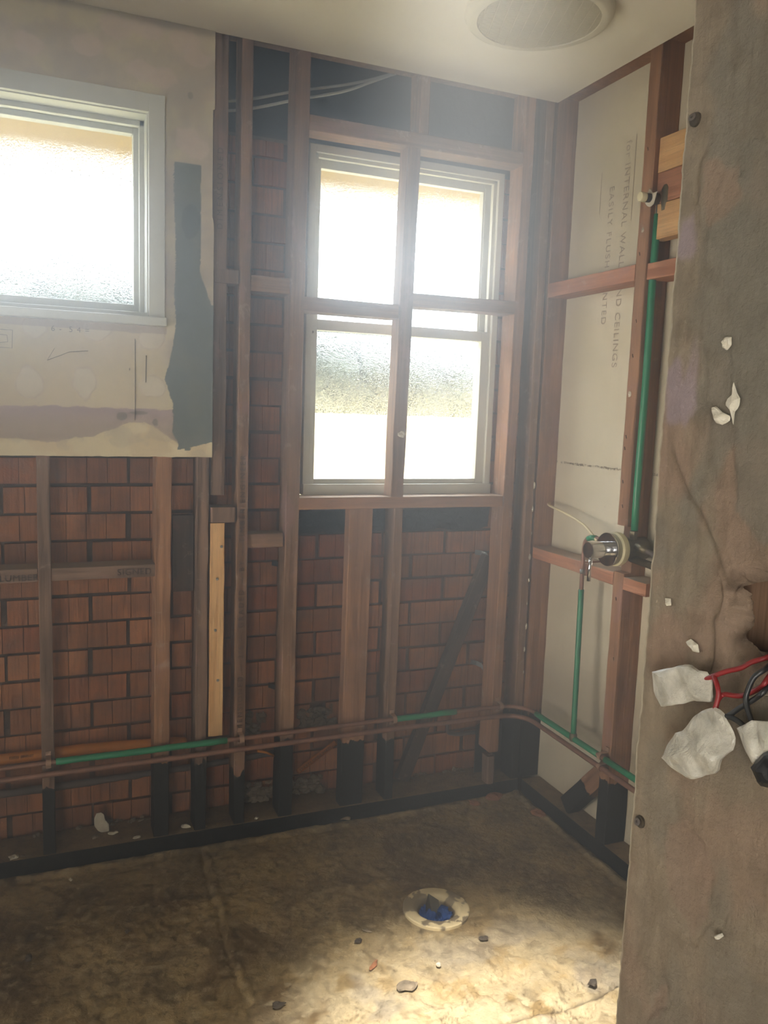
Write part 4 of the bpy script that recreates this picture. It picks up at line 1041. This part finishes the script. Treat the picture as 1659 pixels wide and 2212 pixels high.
heap(.585,.69,.062,.115,2.568,70,'heap of grey mortar droppings behind the plate between stamped stud and window stud',1)
heap(.745,.87,.062,.10,2.57,48,'heap of grey mortar droppings left of the wide board',2)
heap(.605,.660,.275,.345,2.598,34,'grey mortar plug in the brick hole right of the stamped stud',3,(.007,.015))
heap(.785,.915,.285,.345,2.598,50,'grey mortar plug in the brick hole left of the wide board',4,(.007,.015))
heap(-.1,.29,.043,.050,2.575,30,'crumbs of dirt along the foot of the bricks at the far left',5,(.004,.008))
heap(1.10,1.43,.043,.052,2.575,26,'crumbs of dirt along the foot of the bricks under the diagonal brace',6,(.004,.009))

# ================================================================== ENTRY WALL (close, right of the camera)
XN, YE = .50, .5755
NY0, NZ0, NZ1 = -.10, -.01, 2.405
hole = [rt(px,py,XN) for px,py in ((1588,1268),(1604,1262),(1640,1256),(1672,1254),(1690,1300),(1680,1400),(1655,1413),(1625,1408),(1606,1395),(1598,1370),(1606,1345),(1612,1310),(1600,1285))]
HP = [(p.y,p.z) for p in hole]
def inpoly(y, z, P):
    c = False; n = len(P); j = n-1
    for i in range(n):
        if ((P[i][1] > z) != (P[j][1] > z)) and (y < (P[j][0]-P[i][0])*(z-P[i][1])/(P[j][1]-P[i][1]+1e-12)+P[i][0]): c = not c
        j = i
    return c
def dpoly(y, z, P, closed=True):
    best = 9
    Q = P+P[:1] if closed else P
    for a, b in zip(Q, Q[1:]):
        dx, dz = b[0]-a[0], b[1]-a[1]; t = max(0,min(1,((y-a[0])*dx+(z-a[1])*dz)/(dx*dx+dz*dz+1e-12)))
        best = min(best, math.hypot(y-a[0]-dx*t, z-a[1]-dz*t))
    return best
def npx(lst): return [(rt(a,b,XN).y, rt(a,b,XN).z) for a,b in lst]
crack1 = npx(((1452,975),(1468,1025),(1486,1070),(1508,1100),(1530,1145),(1548,1190),(1560,1235),(1570,1262)))
edge1 = npx(((1553,1258),(1556,1290),(1548,1320),(1535,1340),(1538,1375),(1536,1420),(1530,1450)))
crack2 = npx(((1525,328),(1512,350),(1508,400),(1504,440)))
flk = [(npx(((1440,1790),(1430,1800),(1428,1850),(1424,1880),(1440,1935),(1452,1960),(1470,1990),(1500,2030),(1530,1990),(1540,1900),(1520,1820),(1480,1780))),-1), 
       (npx(((1410,2140),(1440,2125),(1440,2170),(1420,2200),(1395,2205))),-1),
       (npx(((1506,420),(1512,340),(1560,330),(1590,360),(1600,420),(1570,480),(1530,500))),.8)]
lil = npx(((1438,870),(1440,800),(1470,770),(1478,820),(1505,722),(1503,880),(1480,920),(1440,910)))
lil2 = npx(((1455,550),(1475,480),(1500,460),(1504,540),(1490,560),(1460,555)))
smooth_r = npx(((1600,300),(1700,300),(1700,1200),(1640,1170),(1590,1100),(1590,930),(1570,860),(1580,700),(1560,560),(1530,500),(1590,450)))
NC = dict(a=lin((132,120,104)), b=lin((138,118,102)), c=lin((117,111,100)), d=lin((90,78,64)), lil=lin((142,128,132)), pale=lin((186,176,156)), drk=lin((70,58,46)), tan=lin((146,129,108)))
def nyz(u, v):
    # finer towards the far edge
    y = YE-(YE-.34)*u/.72 if u < .72 else .34-(.34-NY0)*(u-.72)/.28
    if v < .12: z = NZ0+(.66-NZ0)*v/.12
    elif v < .92: z = .66+(1.86-.66)*(v-.12)/.80
    else: z = 1.86+(NZ1-1.86)*(v-.92)/.08
    return y, z
def nh(y, z):
    n = nz(y*14,z*9,3); n2 = nz(y*60,z*50,6,3)
    h = .0010*n+.0006*n2+.0004*nz(y*160,z*60,2,2)
    vis = y > .36 and .6 < z < 1.9
    if vis:
        d = dpoly(y,z,crack1,False); 
        if d < .02: h -= .0016*math.exp(-(d/.0015)**2)
        d = dpoly(y,z,edge1,False)
        if d < .03: h -= .003*math.exp(-(d/.0028)**2)
        d = dpoly(y,z,crack2,False)
        if d < .02: h -= .0012*math.exp(-(d/.0014)**2)
        for P, s in flk:
            dd = dpoly(y,z,P); ins = inpoly(y,z,P); k = sst(-.0018,.0018,(dd if ins else -dd)+.007*n2+.006*n); h -= .0014*k*(1 if s < 0 else -.4); h -= .0006*k*abs(n2)
        ins = inpoly(y,z,smooth_r); dd = dpoly(y,z,smooth_r); k = sst(-.002,.002,(dd if ins else -dd)+.006*n2+.004*n); h += .0009*k
        dh = dpoly(y,z,HP); k = sst(.018,.0,dh+.012*n+.004*n2); h -= .009*k*(1+.8*n2)+.0035*k*abs(nz(y*120,z*120,4,3))
        if dh < .02: h += .0035*nz(y*150,z*150,1,3)*sst(.02,.004,dh)
    return h
def npos(u, v):
    y, z = nyz(u,v); e = YE-y
    if .42 < y < .51 and 1.18 < z < 1.28:
        best = (9,0,0)
        for a, b in zip(HP, HP[1:]+HP[:1]):
            dx, dz = b[0]-a[0], b[1]-a[1]; t = max(0,min(1,((y-a[0])*dx+(z-a[1])*dz)/(dx*dx+dz*dz+1e-12)))
            qy, qz = a[0]+dx*t, a[1]+dz*t; d = math.hypot(y-qy,z-qz)
            if d < best[0]: best = (d,qy,qz)
        if best[0] < .0013: y, z = best[1], best[2]
    x = XN-nh(y,z)
    if e < .004: x += .0015*(1-e/.004)**2
    if u < .02: y += .0016*nz(z*16,0,4)+.0012*nz(z*70,3,4,3)
    return (x, y, z)
def ncol(u, v):
    y, z = nyz(u,v)
    if y < .36 or not .6 < z < 1.9: return NC['a']
    n = nz(y*10,z*7,9); n2 = nz(y*50,z*40,3,3); st = nz(y*90,z*9,5,3)
    c = mixc(NC['a'], NC['b'], sst(-.15,.2,n)); c = mixc(c, NC['c'], .8*sst(.05,.25,nz(y*9+4,z*5,1))); c = mixc(c, NC['d'], .25*sst(.1,.4,n2)); c = mixc(c, NC['d'], .25*sst(.05,.3,st))
    if z < 1.15: c = mixc(c, NC['tan'], .3)
    for P in (lil, lil2):
        ins = inpoly(y,z,P); dd = dpoly(y,z,P); c = mixc(c, NC['lil'], .8*sst(-.003,.003,(dd if ins else -dd)+.004*st))
    ins = inpoly(y,z,smooth_r); dd = dpoly(y,z,smooth_r); c = mixc(c, NC['c'], .7*sst(-.002,.002,(dd if ins else -dd)))
    for P, s in flk:
        ins = inpoly(y,z,P); dd = dpoly(y,z,P); c = mixc(c, NC['b'], .7*sst(-.002,.002,(dd if ins else -dd)+.007*n2+.006*n))
    for P in (crack1, edge1, crack2):
        d = dpoly(y,z,P,False); c = mixc(c, NC['d'], .6*math.exp(-(d/.002)**2))
    dh = dpoly(y,z,HP); c = mixc(c, NC['drk'], .75*sst(.016,.0,dh+.012*n2+.008*n))
    if YE-y < .0025: c = mixc(c, NC['pale'], .8)
    return c
def nskip(u, v): y, z = nyz(u,v); return y > .36 and inpoly(y,z,HP)
def nextra(bm, cl):
    n0 = len(bm.faces); add_box(bm, XN+.045, XN+.11, NY0, YE-.001, NZ0, NZ1)
    add_box(bm, XN+.002, XN+.11, YE-.004, YE-.001, NZ0, NZ1); add_box(bm, XN, XN+.11, -1.3, NY0, NZ0, NZ1)
    add_box(bm, XN+.014, XN+.05, .500, YE-.002, NZ0, NZ1)
    bm.faces.ensure_lookup_table()
    for f in bm.faces[n0:]:
        for l in f.loops: l[cl] = NC['pale']
we = grid('wall_entry', M['render'], 170, 900, npos, ncol, skip=nskip, extra=nextra)
tag(we, kind='structure')
box('wall_timber', XN+.030, XN+.046, .36, .499, 1.05, 1.40, W(41.0,0,'brown'), we)
# little things stuck on that wall
def on_near(px, py, X=XN-.002): return rt(px,py,X)
def nlump(nm, pts, th, mat, label, cat, X=XN-.003, par=None):
    o = lump(nm, [rt(a,b,X) for a,b in pts], th, mat, (-1,0,0), None, .6, 5, len(label), False, 26, .5)
    return tag(o, label, cat)
nlump('filler_blob', ((1538,880),(1548,878),(1560,890),(1578,900),(1576,910),(1560,918),(1548,915),(1540,905)), .003, M['gypsum'], 'white filler blob on the near wall, large one above the diagonal crack', 'filler')
nlump('filler_blob', ((1585,825),(1592,850),(1600,862),(1596,880),(1586,890),(1584,920),(1580,890),(1568,875),(1570,862),(1582,850)), .0025, M['gypsum'], 'ragged white filler splash on the near wall, long and thin', 'filler')
nlump('filler_blob', ((1560,740),(1568,728),(1580,728),(1580,745),(1570,757),(1562,752)), .003, M['gypsum'], 'small white filler tab standing off the near wall', 'filler')
nlump('filler_blob', ((1482,1385),(1492,1380),(1508,1392),(1511,1410),(1500,1408),(1490,1396)), .002, M['gypsum'], 'white chipped spot on the near wall above the taped wires', 'filler')
nlump('filler_blob', ((1437,1292),(1449,1293),(1450,1308),(1440,1309)), .0015, M['gypsum'], 'tiny square white spot on the near wall left of the ragged hole', 'filler')
nlump('filler_blob', ((1546,2020),(1560,2015),(1564,2022),(1553,2030),(1546,2028)), .003, M['gypsum'], 'small white chip low on the near wall', 'filler')
def wscrew(px, py, label):
    p = rt(px,py,XN-.001); e = empty('wall_screw', p); tag(e, label, 'screw', 'screws in the near wall')
    lathe('screw_head', [(.0016,-.004),(.0016,.002),(.0033,.0034),(.0033,.0042),(.0012,.0046),(.0008,.0030)], M['greypipe'], e, rot=(0,-PI/2+.25,.2), seg=18)
    lathe('screw_hole', [(.0058,-.002),(.0056,.0006),(.002,.0008)], M['debris'], e, rot=(0,-PI/2,0), seg=14)
wscrew(1501,258, 'metal screw in the near wall, high up beside its edge'); wscrew(1382,1775, 'metal screw in the near wall, low beside its edge')
# wires
def wire(px_pts, r, mat, label, Xs):
    pts = spline([rt(a,b,x) for (a,b),x in zip(px_pts, Xs)], 8); return tag(tube('electric_wire', pts, r, mat, None, 12), label, 'wire')
wire(((1680,1400),(1659,1419),(1625,1430),(1600,1443),(1570,1450),(1540,1461),(1500,1478)), .0020, M['red'], 'red wire arching from the hole to the upper taped end', (.53,.500,.492,.488,.484,.480,.480))
wire(((1700,1400),(1659,1465),(1640,1487),(1600,1503),(1565,1500),(1552,1510),(1545,1530)), .0020, M['red'], 'red wire running down to the large taped end', (.53,.486,.484,.482,.480,.476,.474))
wire(((1542,1462),(1549,1480),(1552,1500),(1548,1520),(1545,1532)), .0020, M['red'], 'short red wire looping between the two left taped ends', (.479,.476,.475,.474,.473))
wire(((1700,1395),(1659,1440),(1630,1462),(1616,1490),(1611,1515),(1620,1548),(1628,1570)), .0020, M['black'], 'black wire dropping to the rightmost taped end', (.53,.490,.480,.477,.475,.474,.472))
wire(((1720,1420),(1659,1485),(1630,1510),(1600,1528),(1575,1545),(1560,1552)), .0020, M['black'], 'black wire crossing behind the other towards the large taped end', (.53,.484,.479,.477,.475,.473))
wire(((1560,1547),(1580,1550),(1600,1562),(1612,1575)), .0021, M['black'], 'short black wire between the large and the rightmost taped end', (.473,.474,.474,.474))
def taped(pts, X, label, seed, th=.006):
    o = lump('taped_wire_end', [rt(a,b,X) for a,b in pts], th, M['tape'], (-.75,-.6,.05), None, .55, 8, seed, False, 44, .7); return tag(o, label, 'taped wire end', 'taped wire ends')
taped(((1408,1452),(1440,1445),(1480,1434),(1492,1436),(1510,1448),(1528,1450),(1540,1468),(1541,1510),(1539,1520),(1500,1512),(1478,1520),(1428,1528),(1415,1500)), .480, 'white tape wad on the wires at the left, squarish', 11)
taped(((1425,1637),(1456,1585),(1472,1580),(1495,1548),(1520,1533),(1545,1527),(1566,1540),(1580,1570),(1592,1600),(1585,1620),(1562,1640),(1550,1668),(1520,1677),(1484,1683),(1455,1662)), .472, 'largest crumpled white tape wad, hanging lowest on the wires', 12, .0075)
taped(((1592,1573),(1625,1556),(1660,1560),(1700,1580),(1700,1620),(1660,1628),(1625,1652),(1610,1622)), .470, 'white tape wad cut off by the right edge of the picture', 13)
tag(lump('wire_connector', [rt(a,b,.466) for a,b in ((1621,1658),(1650,1625),(1700,1610),(1710,1680),(1675,1705),(1640,1697))], .008, M['black'], (-.75,-.6,0), None, .2, 6, 3, False, 30, .7), 'black plastic connector under the rightmost tape wad', 'connector')

# ================================================================== scattering volume added to imitate lens glare from the windows
if VEIL > 0:
    t = bpy.data.materials.new('glare_volume'); t.use_nodes = True; nt = t.node_tree; nt.nodes.clear()
    o_ = nt.nodes.new('ShaderNodeOutputMaterial'); s_ = nt.nodes.new('ShaderNodeVolumeScatter')
    s_.inputs['Density'].default_value = VEIL; s_.inputs['Anisotropy'].default_value = .86; s_.inputs['Color'].default_value = (.93,.97,1,1)
    nt.links.new(s_.outputs[0], o_.inputs['Volume'])
    bm = bmesh.new(); add_box(bm, -1.19, 1.675, -1.19, 2.53, .0, 2.40)
    hz_ = link('glare_veil', bm, t); tag(hz_, 'scattering volume filling the room, added for the window glare', 'glare_veil', kind='stuff')
